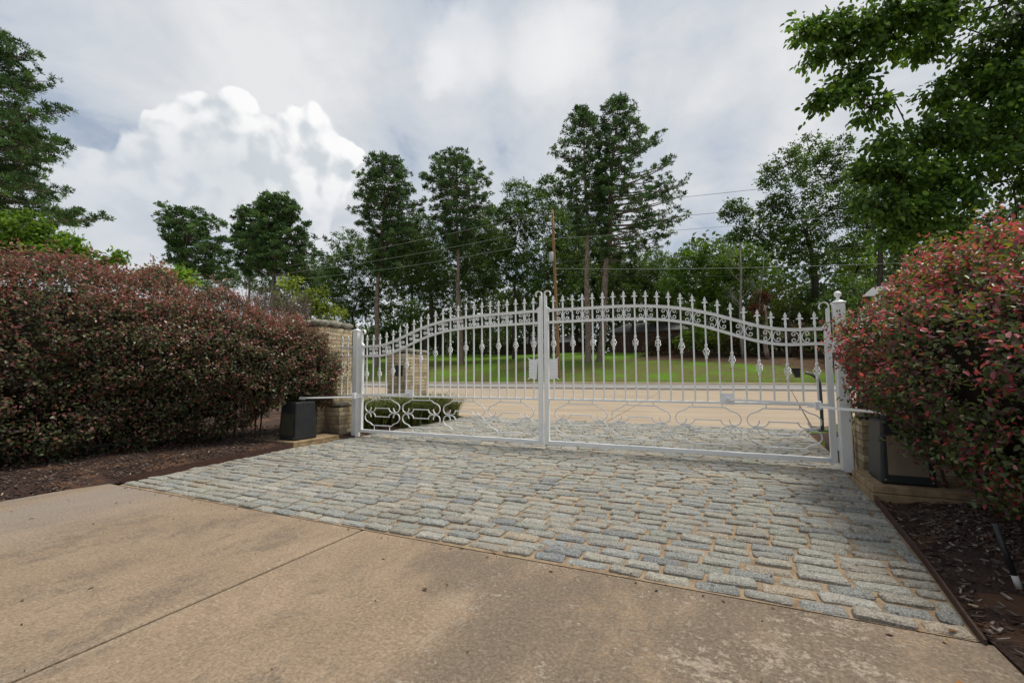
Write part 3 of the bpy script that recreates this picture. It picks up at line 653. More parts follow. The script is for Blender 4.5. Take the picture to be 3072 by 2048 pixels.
# ------------------------------------------------------------------ gate
top_t = [(0.072, 1.849), (0.413, 1.853), (0.814, 1.849), (1.10, 1.843), (1.356, 1.828), (1.619, 1.795), (1.883, 1.742), (2.144, 1.664), (2.411, 1.570), (2.542, 1.525), (2.675, 1.492), (2.807, 1.472), (2.943, 1.465), (3.15, 1.463)]
low_t = [(0.07, 1.693), (0.40, 1.692), (0.681, 1.688), (1.05, 1.682), (1.351, 1.667), (1.614, 1.634), (1.881, 1.579), (2.138, 1.498), (2.404, 1.397), (2.536, 1.352), (2.669, 1.326), (2.801, 1.312), (3.063, 1.307), (3.15, 1.307)]
def spline(tab):
    xs_ = np.array([a for a, b in tab]); zs_ = np.array([b for a, b in tab]); c = np.polyfit(xs_, zs_, 8)
    return lambda x: float(np.polyval(c, x))
ftop, flow = spline(top_t), spline(low_t)
tipz = [2.038, 2.037, 2.036, 2.035, 2.034, 2.034, 2.031, 2.027, 2.02, 2.009, 1.994, 1.977, 1.951, 1.918, 1.883, 1.842, 1.793, 1.743, 1.698, 1.669, 1.648, 1.641, 1.640]
SP = 0.1332
# shared small pieces
fb = MB(); fb.lathe([(0.0, 0.0), (0.012, 0.0), (0.0145, 0.010), (0.0115, 0.018), (0.015, 0.026), (0.0115, 0.034), (0.009, 0.045), (0.013, 0.056), (0.007, 0.062)], 8)
def prism(mbx, outl, d):
    n = len(outl); mbx.add([(x, -d / 2 * 0.35, z) for x, z in outl] + [(x, d / 2 * 0.35, z) for x, z in outl], [tuple(range(n)), tuple(range(2 * n - 1, n - 1, -1))] + [(i, (i + 1) % n, n + (i + 1) % n, n + i) for i in range(n)])
prism(fb, [(0.006, 0.058), (0.016, 0.064), (0.031, 0.060), (0.033, 0.072), (0.021, 0.079), (0.007, 0.082), (0.018, 0.101), (0.010, 0.118), (0.0, 0.142), (-0.010, 0.118), (-0.018, 0.101), (-0.007, 0.082), (-0.021, 0.079), (-0.033, 0.072), (-0.031, 0.060), (-0.016, 0.064), (-0.006, 0.058)], 0.034)
me_fin = fb.mesh('spear_finial', M_white, False)
bb = MB()
for s in (1, -1):
    bb.lathe([(0.0, s * 0.088), (0.0155, s * 0.088), (0.017, s * 0.078), (0.0145, s * 0.070), (0.017, s * 0.063), (0.013, s * 0.056), (0.013, s * 0.046), (0.0, s * 0.046)], 8)
for q in range(4):
    pts = []
    for i in range(11):
        f = i / 10; a = q * PI / 2 + f * 1.25 * PI; r = 0.0075 + 0.0265 * math.sin(PI * f) ** 0.85; pts.append((r * math.cos(a), r * math.sin(a), -0.052 + 0.104 * f))
    bb.tube(pts, 0.0046, 5, False)
me_bask = bb.mesh('basket', M_white, True)
def cscroll():
    pts = []; R = 0.046
    # one C: back to the picket at x=0, opening to +x
    for i in range(9):
        a = PI / 2 + PI * i / 8; pts.append((0.044 + 0.040 * math.cos(a), 0.049 * math.sin(a)))
    def curl(sg):
        out = []; cx, cz = 0.046, sg * 0.028; 
        for i in range(1, 11):
            f = i / 10; a = PI / 2 - f * 1.75 * PI; r = 0.021 * (1 - 0.60 * f); out.append((cx + r * 1.0 * math.cos(a), sg * (abs(cz) + r * math.sin(a))))
        return out
    full = curl(1)[::-1] + pts + curl(-1)
    return full
cb = MB(); cb.bar([(x * 1.10, z * 1.16) for x, z in cscroll()], 0.0082, 0.014); me_scr = cb.mesh('scroll', M_white, False)
def ornament():
    b = MB(); w_, d_ = 0.0125, 0.014
    for sg in (1, -1):
        P = lambda pts: [(x, sg * z) for x, z in pts]
        for mx in (1, -1):
            M = lambda pts: [(mx * x, z) for x, z in pts]
            big = [(0.185, 0.207), (0.205, 0.196), (0.225, 0.178), (0.252, 0.166), (0.285, 0.156), (0.313, 0.141), (0.334, 0.118), (0.345, 0.090), (0.343, 0.060), (0.330, 0.034), (0.308, 0.016), (0.283, 0.008), (0.258, 0.014), (0.239, 0.030), (0.228, 0.052), (0.226, 0.078)]
            b.bar(P(M(big)), w_, d_)
            sml = [(0.290, 0.005), (0.225, 0.006), (0.190, 0.008), (0.165, 0.018), (0.148, 0.036), (0.139, 0.056), (0.124, 0.066)]
            b.bar(P(M(sml)), w_, d_ - 0.002)
            b.bar(P(M([(0.139, 0.056), (0.141, 0.076)])), 0.008, d_ - 0.004)
            b.bar(P(M([(0.155, 0.205), (0.155, 0.252 if sg > 0 else 0.288)])), 0.009, d_ - 0.002)
        b.bar(P([(-0.187, 0.207), (0.187, 0.207)]), w_, d_ + 0.002)
        b.bar(P([(-0.127, 0.066), (0.127, 0.066)]), w_, d_ + 0.001)
    return b.mesh('ornament', M_white, False)
me_orn = ornament()
def gate_leaf(sg, label):
    r = empty('gate_leaf', (sg * 3.20, 0, 0), label, 'gate', 'two leaves of the white iron gate'); O = np.array([sg * 3.20, 0, 0])
    def B(mbx, nm, smooth=False, bev=0.0): 
        o = mbx.build(nm, M_white, r, smooth, org=O)
        if bev: bevel(o, bev, 1)
        return o
    X = lambda x: sg * x
    def bx(mbx, a, b, y0, y1, z0, z1): mbx.box(min(X(a), X(b)), max(X(a), X(b)), y0, y1, z0, z1)
    # inner stile: broad below the arch, slim above, ending in a curl
    m = MB(); bx(m, 0.016, 0.072, -0.026, 0.026, 0.069, 1.86); m.add([(X(0.016), y, z) for y in (-0.0255, 0.0255) for z in ()], [])
    y_ = 0.0255
    gus = [(0.017, 1.86), (0.102, 1.851), (0.096, 1.862), (0.046, 1.905), (0.046, 2.045), (0.017, 2.045)]
    m.add([(X(x), -y_, z) for x, z in gus] + [(X(x), y_, z) for x, z in gus], [tuple(range(6)), tuple(range(6, 12))] + [(i, (i + 1) % 6, 6 + (i + 1) % 6, 6 + i) for i in range(6)])
    B(m, 'inner_stile')
    m = MB(); m.bar([(X(x), z) for x, z in [(0.022, 2.03)] + [(0.063 - 0.043 * math.cos(a), 2.068 + 0.044 * math.sin(a)) for a in np.linspace(-0.2, PI * 1.22, 14)]], 0.007, 0.046); B(m, 'stile_curl')
    m = MB(); bx(m, 3.153, 3.209, -0.026, 0.026, 0.069, 1.46); y_ = 0.0255
    gus = [(3.208, 1.46), (3.13, 1.452), (3.13, 1.464), (3.178, 1.515), (3.178, 1.665), (3.208, 1.665)]
    m.add([(X(x), -y_, z) for x, z in gus] + [(X(x), y_, z) for x, z in gus], [tuple(range(6)), tuple(range(6, 12))] + [(i, (i + 1) % 6, 6 + (i + 1) % 6, 6 + i) for i in range(6)])
    B(m, 'outer_stile')
    m = MB(); m.bar([(X(x), z) for x, z in [(3.203, 1.65)] + [(3.162 + 0.043 * math.cos(a), 1.688 + 0.044 * math.sin(a)) for a in np.linspace(-0.2, PI * 1.22, 14)]], 0.007, 0.046); B(m, 'stile_curl')
    xs_ = np.linspace(0.073, 3.152, 44)
    m = MB(); m.bar([(X(x), ftop(x) - 0.014) for x in xs_], 0.028, 0.034); m.bar([(X(x), ftop(x) + 0.002) for x in xs_], 0.006, 0.044); B(m, 'arched_top_rail')
    m = MB(); m.bar([(X(x), flow(x) - 0.013) for x in xs_], 0.026, 0.034); m.bar([(X(x), flow(x) + 0.002) for x in xs_], 0.006, 0.040); B(m, 'arched_lower_rail')
    m = MB(); bx(m, 0.0725, 3.1525, -0.016, 0.016, 0.646, 0.672); B(m, 'middle_rail', bev=0.003)
    m = MB(); bx(m, 0.0725, 3.1525, -0.025, 0.025, 0.070, 0.118); B(m, 'bottom_rail', bev=0.003)
    for i in range(23):
        x = 0.1431 + SP * i; zt = tipz[i] - 0.140; m = MB()
        m.box(-0.0085, 0.0085, -0.0085, 0.0085, 0.668, zt + 0.002); pk = link('picket', m.mesh('picket', M_white), r, (X(x) - O[0], 0, 0))
        link('spear_finial', me_fin, pk, (0, 0, zt))
        if i % 2 == 0:
            zb = flow(x) - 0.302; bk = link('basket', me_bask, pk, (0, 0, zb), (0, 0, random.uniform(0, 1.5)))
        else:
            xl, xr = x, x
            for s2 in (1, -1):
                xm = x + s2 * 0.035; zc = (ftop(xm) - 0.028 + flow(xm) + 0.004) / 2
                o = link('scroll', me_scr, r, (X(x) - O[0] + s2 * 0.0095, 0, zc), (0, 0, 0 if s2 > 0 else PI))
    for cx in (0.497, 1.246, 1.996, 2.744): link('ornament', me_orn, r, (X(cx) - O[0], 0, 0.398))
    # scalloped latch plate
    def edge(a, b, n, dep, side):
        out = []
        for i in range(n):
            for k in range(4):
                f = (i + k / 4) / n; bump_ = dep * abs(math.sin(PI * (f * n % 1.0)))
                out.append((a[0] + (b[0] - a[0]) * f + side[0] * bump_, a[1] + (b[1] - a[1]) * f + side[1] * bump_))
        return out
    c = [(0.074, 1.196), (0.174, 1.188), (0.214, 1.216), (0.184, 1.165)]
    outl = edge((0.074, 1.200), (0.170, 1.196), 1, -0.010, (0, 1)) + [(0.184, 1.194), (0.224, 1.216), (0.200, 1.174)] + edge((0.200, 1.172), (0.200, 0.962), 5, 0.007, (1, 0)) + [(0.200, 0.960), (0.226, 0.916), (0.186, 0.934)] + edge((0.170, 0.934), (0.074, 0.930), 1, -0.010, (0, 1))
    m = MB(); n = len(outl); m.add([(X(x), -0.0275, z) for x, z in outl] + [(X(x), -0.0225, z) for x, z in outl], [tuple(range(n)), tuple(range(n, 2 * n))] + [(i, (i + 1) % n, n + (i + 1) % n, n + i) for i in range(n)])
    B(m, 'latch_plate')
    # plate the operator arm bolts to
    m = MB(); bx(m, 2.140, 2.282, -0.024, -0.018, 0.640, 0.766); ap_ = B(m, 'arm_plate')
    m = MB(); bx(m, 2.195, 2.235, -0.060, -0.0245, 0.682, 0.690); bx(m, 2.195, 2.235, -0.060, -0.0245, 0.704, 0.712); m.tube([(X(2.215), -0.046, 0.672), (X(2.215), -0.046, 0.722)], 0.006, 8); B(m, 'bracket')
    m = MB()
    bx(m, 3.2095, 3.236, -0.022, 0.010, 0.200, 0.330); B(m, 'hinge', bev=0.003)
    m = MB(); bx(m, 3.2095, 3.236, -0.022, 0.010, 1.20, 1.31); B(m, 'hinge', bev=0.003)
    return r
gate_leaf(-1, 'left leaf of the white iron gate, hinged on the post by the tall pillar')
gate_leaf(1, 'right leaf of the white iron gate, hinged on the post by the right hedge')
def post(sg, label, h=1.733):
    r = empty('gate_post', (sg * 3.289, 0, 0), label, 'gate post', 'white steel gate posts')
    m = MB(); m.box(-0.0525, 0.0525, -0.0525, 0.0525, -0.05, h - 0.02); o = m.build('shaft', M_white, r); bevel(o, 0.012, 2)
    m = MB(); m.box(-0.060, 0.060, -0.060, 0.060, h - 0.025, h - 0.006); m.box(-0.048, 0.048, -0.048, 0.048, h - 0.006, h + 0.012, tx=0.02, ty=0.02); o = m.build('post_cap', M_white, r); bevel(o, 0.004, 1)
    m = MB(); m.lathe([(0.026, h + 0.010), (0.018, h + 0.022), (0.013, h + 0.034), (0.016, h + 0.042)] + [(0.034 * math.sin(a), h + 0.074 - 0.034 * math.cos(a)) for a in np.linspace(0.5, PI - 0.01, 9)], 16); m.build('ball', M_white, r, True)
    s = -sg
    for z in (0.19, 1.20): m = MB(); m.box(min(s * 0.0530, s * 0.062), max(s * 0.0530, s * 0.062), -0.03, 0.03, z, z + 0.09); m.build('hinge_plate', M_white, r)
    return r
post(-1, 'white steel gate post with ball cap by the tall brick pillar'); post(1, 'white steel gate post with ball cap beside the right hedge')
# fixed panels between post and pillar
def sidepanel(sg, label):
    org = (sg * 3.53, 0, 0); r = empty('fence_panel', org, label, 'fence panel', 'narrow white fence panels beside the gate posts')
    for z, nm in ((1.452, 'top_rail'), (1.295, 'upper_rail'), (0.655, 'lower_rail')):
        m = MB(); m.box(-0.185, 0.185, -0.014, 0.014, z - 0.013, z + 0.013); m.build(nm, M_white, r)
    for i, dx in enumerate((-0.045, 0.085)):
        m = MB(); m.box(-0.0085, 0.0085, -0.0085, 0.0085, 0.668, 1.502); pk = link('picket', m.mesh('picket', M_white), r, (sg * dx, 0, 0)); link('spear_finial', me_fin, pk, (0, 0, 1.50))
        if i == 1: link('basket', me_bask, pk, (0, 0, 1.005))
sidepanel(-1, 'narrow white picket panel in front of the tall brick pillar'); sidepanel(1, 'narrow white picket panel tucked behind the right hedge')

# ------------------------------------------------------------------ gate operators
def operator(sg, z0, pad_label, label, panel_mat, arm_label):
    # concrete pad
    m = MB(); x0, x1 = (3.2, 4.25); X0, X1 = (x0, x1) if sg > 0 else (-x1, -x0)
    o = MB(); o.box(X0 + (0 if sg > 0 else 0), X1, -1.25, -0.60 if sg > 0 else -0.42, -0.02, z0 * 0.5); o.box(X0 + 0.006, X1 - 0.006, -1.244, -0.606 if sg > 0 else -0.426, z0 * 0.5 + 0.003, z0)
    pc = o.build('concrete_pad', M_pad, org=(sg * 3.6, -0.9, 0)); tag(pc, pad_label, 'concrete pad', 'concrete pads under the gate operators'); bevel(pc, 0.005, 1)
    # housing: tapered box with rounded edges
    bx0, bx1, by0, by1 = 3.285, 3.635, -1.155, -0.775
    X0, X1 = (bx0, bx1) if sg > 0 else (-bx1, -bx0); org = np.array([(X0 + X1) / 2, (by0 + by1) / 2, z0])
    r = empty('gate_operator', tuple(org), label, 'gate operator', 'black gate operator boxes')
    m = MB(); m.box(X0, X1, by0, by1, z0 + 0.001, 0.612, tx=0.022, ty=0.02); hs = m.build('housing', M_black, r, org=org); bevel(hs, 0.022, 3)
    m = MB(); sl = 0.02 / 0.5
    za, zb = z0 + 0.075, z0 + 0.375
    m.add([(X0 + 0.050, by0 - 0.002 + sl * (za - z0), za), (X1 - 0.050, by0 - 0.002 + sl * (za - z0), za), (X1 - 0.052, by0 - 0.002 + sl * (zb - z0), zb), (X0 + 0.052, by0 - 0.002 + sl * (zb - z0), zb)] +
          [(X0 + 0.050, by0 + 0.004 + sl * (za - z0), za), (X1 - 0.050, by0 + 0.004 + sl * (za - z0), za), (X1 - 0.052, by0 + 0.004 + sl * (zb - z0), zb), (X0 + 0.052, by0 + 0.004 + sl * (zb - z0), zb)],
          [(0, 1, 2, 3), (7, 6, 5, 4), (0, 1, 5, 4), (1, 2, 6, 5), (2, 3, 7, 6), (3, 0, 4, 7)]); m.build('front_panel', panel_mat, r, org=org)
    m = MB(); m.box((X0 + X1) / 2 - 0.04, (X0 + X1) / 2 + 0.04, by0 + 0.006, by0 + 0.020, 0.47, 0.50); m.build('handle', M_black, r, org=org)
    m = MB(); m.lathe([(0, 0.610), (0.045, 0.610), (0.045, 0.640), (0.022, 0.645), (0.022, 0.672), (0, 0.672)], 14, c=(sg * 3.40, -0.95)); m.build('output_shaft', M_black, r, org=org)
    for sx_ in (X0 + 0.03, X1 - 0.03):
        m = MB(); m.lathe([(0, 0), (0.006, 0.0), (0.006, 0.003), (0, 0.004)], 8); link('screw', m.mesh('screw', M_galv), r, (sx_ - org[0], by0 + 0.0005 - org[1], z0 + 0.035 - org[2]), (PI / 2, 0, 0))
    # arm: crank from the shaft, box elbow, push rod to the gate
    a = empty('operator_arm', (sg * 2.98, -0.30, 0.65), arm_label, 'gate arm', 'white operator arms'); ao = np.array([sg * 2.98, -0.30, 0.65])
    S = np.array([sg * 3.40, -0.95, 0.662]); E_ = np.array([sg * 3.02, -0.32, 0.655]); G_ = np.array([sg * 2.215, -0.045, 0.697])
    def rod(p, q, hw, hh, nm, mt=M_white):
        d = (q - p); L = np.linalg.norm(d); d = d / L; s_ = np.cross(d, [0, 0, 1.0]); s_ /= np.linalg.norm(s_); u_ = np.cross(s_, d)
        V_ = [e + s_ * i * hw + u_ * j * hh for e in (p, q) for i, j in ((-1, -1), (1, -1), (1, 1), (-1, 1))]
        mm = MB(); mm.add(V_, [(0, 1, 2, 3), (7, 6, 5, 4), (0, 1, 5, 4), (1, 2, 6, 5), (2, 3, 7, 6), (3, 0, 4, 7)]); return mm.build(nm, mt, a, org=ao)
    dE = (E_ - S) / np.linalg.norm(E_ - S)
    rod(S + dE * 0.03, E_ + dE * 0.14, 0.009, 0.011, 'crank_rod'); rod(S - dE * 0.05, S + dE * 0.03, 0.03, 0.018, 'crank_clamp', M_galv)
    rod(E_ + np.array([0, 0.012, 0.030]) - (G_ - E_) / np.linalg.norm(G_ - E_) * 0.0, G_, 0.008, 0.011, 'push_rod')
    m = MB(); m.box(E_[0] - 0.026, E_[0] + 0.026, E_[1] - 0.024, E_[1] + 0.030, 0.626, 0.712); e = m.build('elbow_joint', M_white, a, org=ao); bevel(e, 0.004, 1)
operator(1, 0.118, 'stained concrete pad under the right operator box beside the mulch', 'black gate operator box with bronze front panel under the right hedge', M_panel, 'white jointed arm linking the right gate leaf to its operator')
operator(-1, 0.075, 'stained concrete pad under the left operator box', 'black gate operator box in front of the tall brick pillar', M_paneld, 'white jointed arm linking the left gate leaf to its operator')

# keypad stand, a stake, small litter
g0 = (3.655, 3.58, 0); ks = empty('keypad_stand', g0, 'black gooseneck keypad stand behind the right end of the gate', 'keypad stand')
m = MB(); pts = [(0, 0, 0.0), (0.0, 0, 0.45), (-0.005, 0, 0.72)] + [(-0.235 + 0.23 * math.cos(a), 0, 0.76 + 0.235 * math.sin(a)) for a in np.linspace(0.15, 1.45, 8)]
m.tube(pts, 0.026, 4); m.build('gooseneck', M_black, ks)
m = MB(); m.box(-0.09, 0.09, -0.09, 0.09, 0.0, 0.018); m.build('base_plate', M_black, ks)
m = MB(); m.add([(-0.42, -0.07, 1.055), (-0.29, -0.07, 1.055), (-0.285, -0.06, 0.91), (-0.36, -0.06, 0.905), (-0.42, 0.08, 1.055), (-0.29, 0.08, 1.055), (-0.285, 0.07, 0.91), (-0.36, 0.07, 0.905)], [(0, 1, 2, 3), (4, 5, 6, 7), (0, 1, 5, 4), (1, 2, 6, 5), (2, 3, 7, 6), (3, 0, 4, 7)]); hd = m.build('keypad_head', M_black, ks)
m = MB(); m.box(-0.44, -0.28, -0.09, 0.09, 1.056, 1.066); m.build('hood', M_black, hd)
s_top = at_d(2985, 1570, 2.18); s_bot = np.array([3.37, -2.81, 0.02])
st = empty('stake', tuple(s_bot), 'black rod with pale foot leaning in the mulch below the right hedge', 'stake')
dd = s_top - s_bot
m = MB(); m.tube([dd * 0.20, dd], 0.0115, 10); m.build('rod', M_black, st, True)
m = MB(); m.tube([dd * 0.0, dd * 0.20], 0.0130, 10); m.build('foot', M_trim, st, True)
lt = MB()
for i, (x, y, c) in enumerate([(2.85, -3.72, (0.35, 0.14, 0.03)), (2.96, -3.34, (0.20, 0.09, 0.03)), (0.9, -3.9, (0.12, 0.07, 0.04))]):
    m = MB(); a = random.uniform(0, 6); L = 0.02
    q = [(-L, 0), (-L * 0.3, L * 0.45), (L, 0), (-L * 0.3, -L * 0.45)]
    m.add([(math.cos(a) * p - math.sin(a) * r, math.sin(a) * p + math.cos(a) * r, 0.004 + 0.004 * (k % 2)) for k, (p, r) in enumerate(q)] + [(0, 0, 0.001)], [(0, 1, 4), (1, 2, 4), (2, 3, 4), (3, 0, 4)], c)
    o = m.build('fallen_leaf', M_chip); o.location = (x, y, 0.002)
    tag(o, ['orange fallen leaf on the concrete at the right corner', 'brown fallen leaf lying on the last cobble by the steel edging', 'small dark fallen leaf on the concrete near the middle of the drive'][i], 'leaf', 'fallen leaves on the drive')

dv = MB(); rg = random.Random(21)
for i in range(330):
    if rg.random() < 0.14: x, y = rg.uniform(-2.9, 3.1), rg.uniform(-3.45, -3.38) + rg.uniform(-0.05, 0.05)
    elif rg.random() < 0.5: y = rg.uniform(-3.3, 3.0); x = (rb(y) - rg.uniform(0.0, 0.35)) if rg.random() < 0.6 else (lb(y) + rg.uniform(0.0, 0.35))
    else: x, y = rg.uniform(-2.9, 3.0), rg.uniform(-5.2, 1.0)
    a = rg.uniform(0, PI); l = rg.uniform(0.003, 0.013); w_ = l * rg.uniform(0.15, 0.6); ca, sa = math.cos(a), math.sin(a); z = 0.004 if y < -3.38 else 0.009
    c = rg.choice([(0.06, 0.04, 0.03), (0.10, 0.06, 0.04), (0.16, 0.10, 0.05), (0.22, 0.13, 0.05), (0.05, 0.05, 0.03)])
    q = [(-l, 0), (0, w_), (l, 0), (0, -w_)]
    top = [(x + ca * p - sa * r, y + sa * p + ca * r, z + 0.003 * (k % 2)) for k, (p, r) in enumerate(q)]
    dv.add(top + [(u, v, t - 0.003) for u, v, t in top], [(0, 1, 2, 3), (0, 1, 5, 4), (1, 2, 6, 5), (2, 3, 7, 6), (3, 0, 4, 7)], c)
tag(dv.build('leaf_litter', M_chip), 'tiny bits of dry leaf and bark scattered over the drive', 'litter', kind='stuff')
# ------------------------------------------------------------------ foliage machinery
def unit(n):
    v = RNG.normal(size=(n, 3)); return v / np.linalg.norm(v, axis=1, keepdims=True)
def leaf_arrays(P, ax, nrm, L, W, C, shape='quad', fold=0.25):
    """P centres, ax long axis, nrm face normal -> vertices, quads, colours."""
    ax = ax / (np.linalg.norm(ax, axis=1, keepdims=True) + 1e-9); b = np.cross(nrm, ax); b /= np.linalg.norm(b, axis=1, keepdims=True) + 1e-9; nn = np.cross(ax, b)
    L = L[:, None]; W = W[:, None]; n = len(P)
    if shape == 'quad':
        v = np.stack([P - ax * L / 2, P + b * W / 2 + nn * W * fold - ax * L * 0.05, P + ax * L / 2, P - b * W / 2 + nn * W * fold - ax * L * 0.05], 1)
        Q = np.arange(n * 4).reshape(n, 4); return v.reshape(-1, 3), Q, np.repeat(C, 4, 0)
    l1, l2 = -0.18, 0.22
    v = np.stack([P - ax * L / 2, P + ax * L * l1 + b * W * 0.46 + nn * W * fold, P + ax * L * l2 + b * W * 0.40 + nn * W * fold * 0.8, P + ax * L / 2 - nn * L * 0.06, P + ax * L * l2 - b * W * 0.40 + nn * W * fold * 0.8, P + ax * L * l1 - b * W * 0.46 + nn * W * fold], 1)
    i = np.arange(n)[:, None] * 6
    Q = np.concatenate([i + np.array([[0, 1, 2, 3]]), i + np.array([[0, 3, 4, 5]])], 1).reshape(-1, 4)
    return v.reshape(-1, 3), Q, np.repeat(C, 6, 0)
def cols(n, table, jitter=0.22, gain=1.0):
    c = np.array([a for a, b in table]) * gain; p = np.array([b for a, b in table], float); p /= p.sum()
    k = c[RNG.choice(len(c), n, p=p)] * (1 + RNG.uniform(-jitter, jitter, (n, 1))) ; return np.clip(k, 0.003, 0.9)
OAK = [((0.055, 0.095, 0.022), 5), ((0.040, 0.070, 0.018), 4), ((0.080, 0.130, 0.028), 3), ((0.11, 0.15, 0.036), 1)]
DARK = [((0.038, 0.064, 0.018), 5), ((0.054, 0.086, 0.021), 4), ((0.080, 0.12, 0.028), 2)]
MID = [((0.075, 0.135, 0.018), 5), ((0.055, 0.10, 0.016), 3), ((0.12, 0.19, 0.026), 3)]
BRIGHT = [((0.14, 0.23, 0.022), 5), ((0.10, 0.18, 0.02), 3), ((0.20, 0.27, 0.03), 2)]
YEL = [((0.12, 0.155, 0.022), 4), ((0.075, 0.11, 0.02), 4), ((0.20, 0.20, 0.035), 1)]
PINE = [((0.048, 0.088, 0.028), 5), ((0.036, 0.066, 0.024), 4), ((0.070, 0.115, 0.034), 2)]
BROWN = [((0.09, 0.055, 0.03), 4), ((0.05, 0.06, 0.02), 4), ((0.13, 0.08, 0.04), 2)]
REDBR = [((0.10, 0.030, 0.018), 4), ((0.07, 0.03, 0.02), 3)]
def rand_in_lobe(n, c, r, shell=0.55, squash=0.85):
    d = unit(n); rad = (shell + (1 - shell) * RNG.random(n) ** 0.7); rad = np.where(RNG.random(n) < 0.75, rad, RNG.random(n) ** 0.5)
    return c + d * (rad * r)[:, None] * np.array([1, 1, squash]), d
def limbs(mb_, base, ends, r0, rng, n=7, sides=6):
    for e, r in ends:
        p0, p3 = np.array(base, float), np.array(e, float); L = np.linalg.norm(p3 - p0)
        mid = p0 + (p3 - p0) * 0.4 + np.array([rng.uniform(-1, 1), rng.uniform(-1, 1), rng.uniform(-0.2, 0.9)]) * L * 0.10
        pts = []
        for i in range(n):
            f = i / (n - 1); pts.append((1 - f) ** 2 * p0 + 2 * f * (1 - f) * mid + f * f * p3)
        mb_.tube(pts, [r + (0.25 * r - r) * (i / (n - 1)) for i in range(n)], sides, False)
def broad_tree(label, base, lobes, d, pal, gain=1.4, name='broadleaf_tree', group='broadleaf trees beyond the road', leaf=0.25, dens=1.0, trunk_r=0.22, bark=None, clump=0.48, cat='tree', spread=0.35, shape='quad', droop=0.0, top=None, twigs=5, parts_leaf=0, lmat=None, squash=0.85):
    """base: point on the ground; lobes in picture units (u, v, r at 2352 wide) at depth d."""
    bark = bark or M_bark; lmat = lmat or M_leaf
    base = np.array(base, float); r = empty(name, tuple(base), label, cat, group)
    Ls = []
    for lb_ in lobes:
        u, v, rr = lb_[:3]; dd_ = d + (lb_[3] if len(lb_) > 3 else RNG.uniform(-1, 1) * spread * rr / 1045.8 * d * 2)
        Ls.append((at_d(u * VU, v * VU, dd_), rr / 1045.8 * d))
    cen = np.mean([c for c, q in Ls], 0); lowz = min(c[2] - q for c, q in Ls)
    rng = random.Random(int(abs(base[0]) * 100) + len(lobes))
    fork = base + (np.array([cen[0], cen[1], max(base[2] + 0.5, lowz + 0.2 * (cen[2] - lowz))]) - base) * np.array([0.6, 0.6, 1.0])
    if top is not None: fork = np.array(top, float)
    tb = MB(); n = 8
    pts = [base - [0, 0, 0.3]] + [base + (fork - base) * (i / n) + np.array([math.sin(i * 1.3) * trunk_r * 0.35, math.cos(i * 1.1) * trunk_r * 0.35, 0]) * (i > 0) * (i < n) for i in range(n + 1)]
    tb.tube(pts, [trunk_r * 1.35] + [trunk_r * (1.15 - 0.45 * i / n) for i in range(n + 1)], 10, False)
    tb.build('trunk', bark, r, True, org=base)
    lm = MB(); done = [(fork, trunk_r * 0.75)]
    for c, q in sorted(Ls, key=lambda t_: np.linalg.norm(t_[0] - fork)):
        par, pr_ = min(done, key=lambda t_: np.linalg.norm(t_[0] - c) + 0.25 * np.linalg.norm(t_[0] - fork)); rr_ = max(trunk_r * 0.10, pr_ * 0.62)
        p0, p3 = np.array(par), np.array(c); L_ = np.linalg.norm(p3 - p0); mid = p0 + (p3 - p0) * 0.45 + np.array([rng.uniform(-1, 1), rng.uniform(-1, 1), rng.uniform(0, 0.8)]) * L_ * 0.12
        lm.tube([(1 - f) ** 2 * p0 + 2 * f * (1 - f) * mid + f * f * p3 for f in np.linspace(0, 1, 7)], [pr_ * 0.8 + (rr_ - pr_ * 0.8) * i / 6 for i in range(7)], 6, False); done.append((p3, rr_))
    P = []; A = []; S = []
    for c, q in Ls:
        nc = max(8, int(dens * 7.2 * (q / clump) ** 1.75)); cc, dr = rand_in_lobe(nc, c, q, squash=squash)
        keep = np.array([math.sin(p[0] * 1.9 + c[1]) * math.sin(p[2] * 2.1 + 1) * math.sin(p[1] * 1.7) for p in cc]) > -0.42
        cc = cc[keep]; dr = dr[keep]
        for k in range(min(twigs, len(cc))):
            lm.tube([c, (c + cc[k]) / 2 + np.array([0, 0, 0.06 * q]), cc[k]], [trunk_r * 0.10, trunk_r * 0.07, trunk_r * 0.03], 4, False)
        m_ = max(12, int(24 * (clump / (leaf * 2.1)) ** 1.4))
        cl = clump * RNG.uniform(0.55, 1.25, len(cc))
        off = RNG.normal(size=(len(cc), m_, 3)) * cl[:, None, None] * np.array([0.52, 0.52, 0.34])
        P.append((cc[:, None, :] + off).reshape(-1, 3)); A.append((dr[:, None, :] * 0.7 + off / clump * 0.8).reshape(-1, 3))
    lm_o = tag(lm.build('branches', bark, r, True, org=base), kind='stuff')
    P = np.concatenate(P); A = np.concatenate(A); n = len(P)
    ax = A + unit(n) * 0.7 - np.array([0, 0, droop]); nr = unit(n) * 0.8 + np.array([0, 0, 0.8])
    # patches of lighter and deeper green over the crown
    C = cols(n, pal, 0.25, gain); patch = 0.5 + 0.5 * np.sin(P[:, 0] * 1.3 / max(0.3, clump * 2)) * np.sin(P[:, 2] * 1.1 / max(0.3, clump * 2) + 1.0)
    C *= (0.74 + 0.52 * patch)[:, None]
    L = leaf * RNG.uniform(0.7, 1.25, n); W = L * RNG.uniform(0.5, 0.75, n)
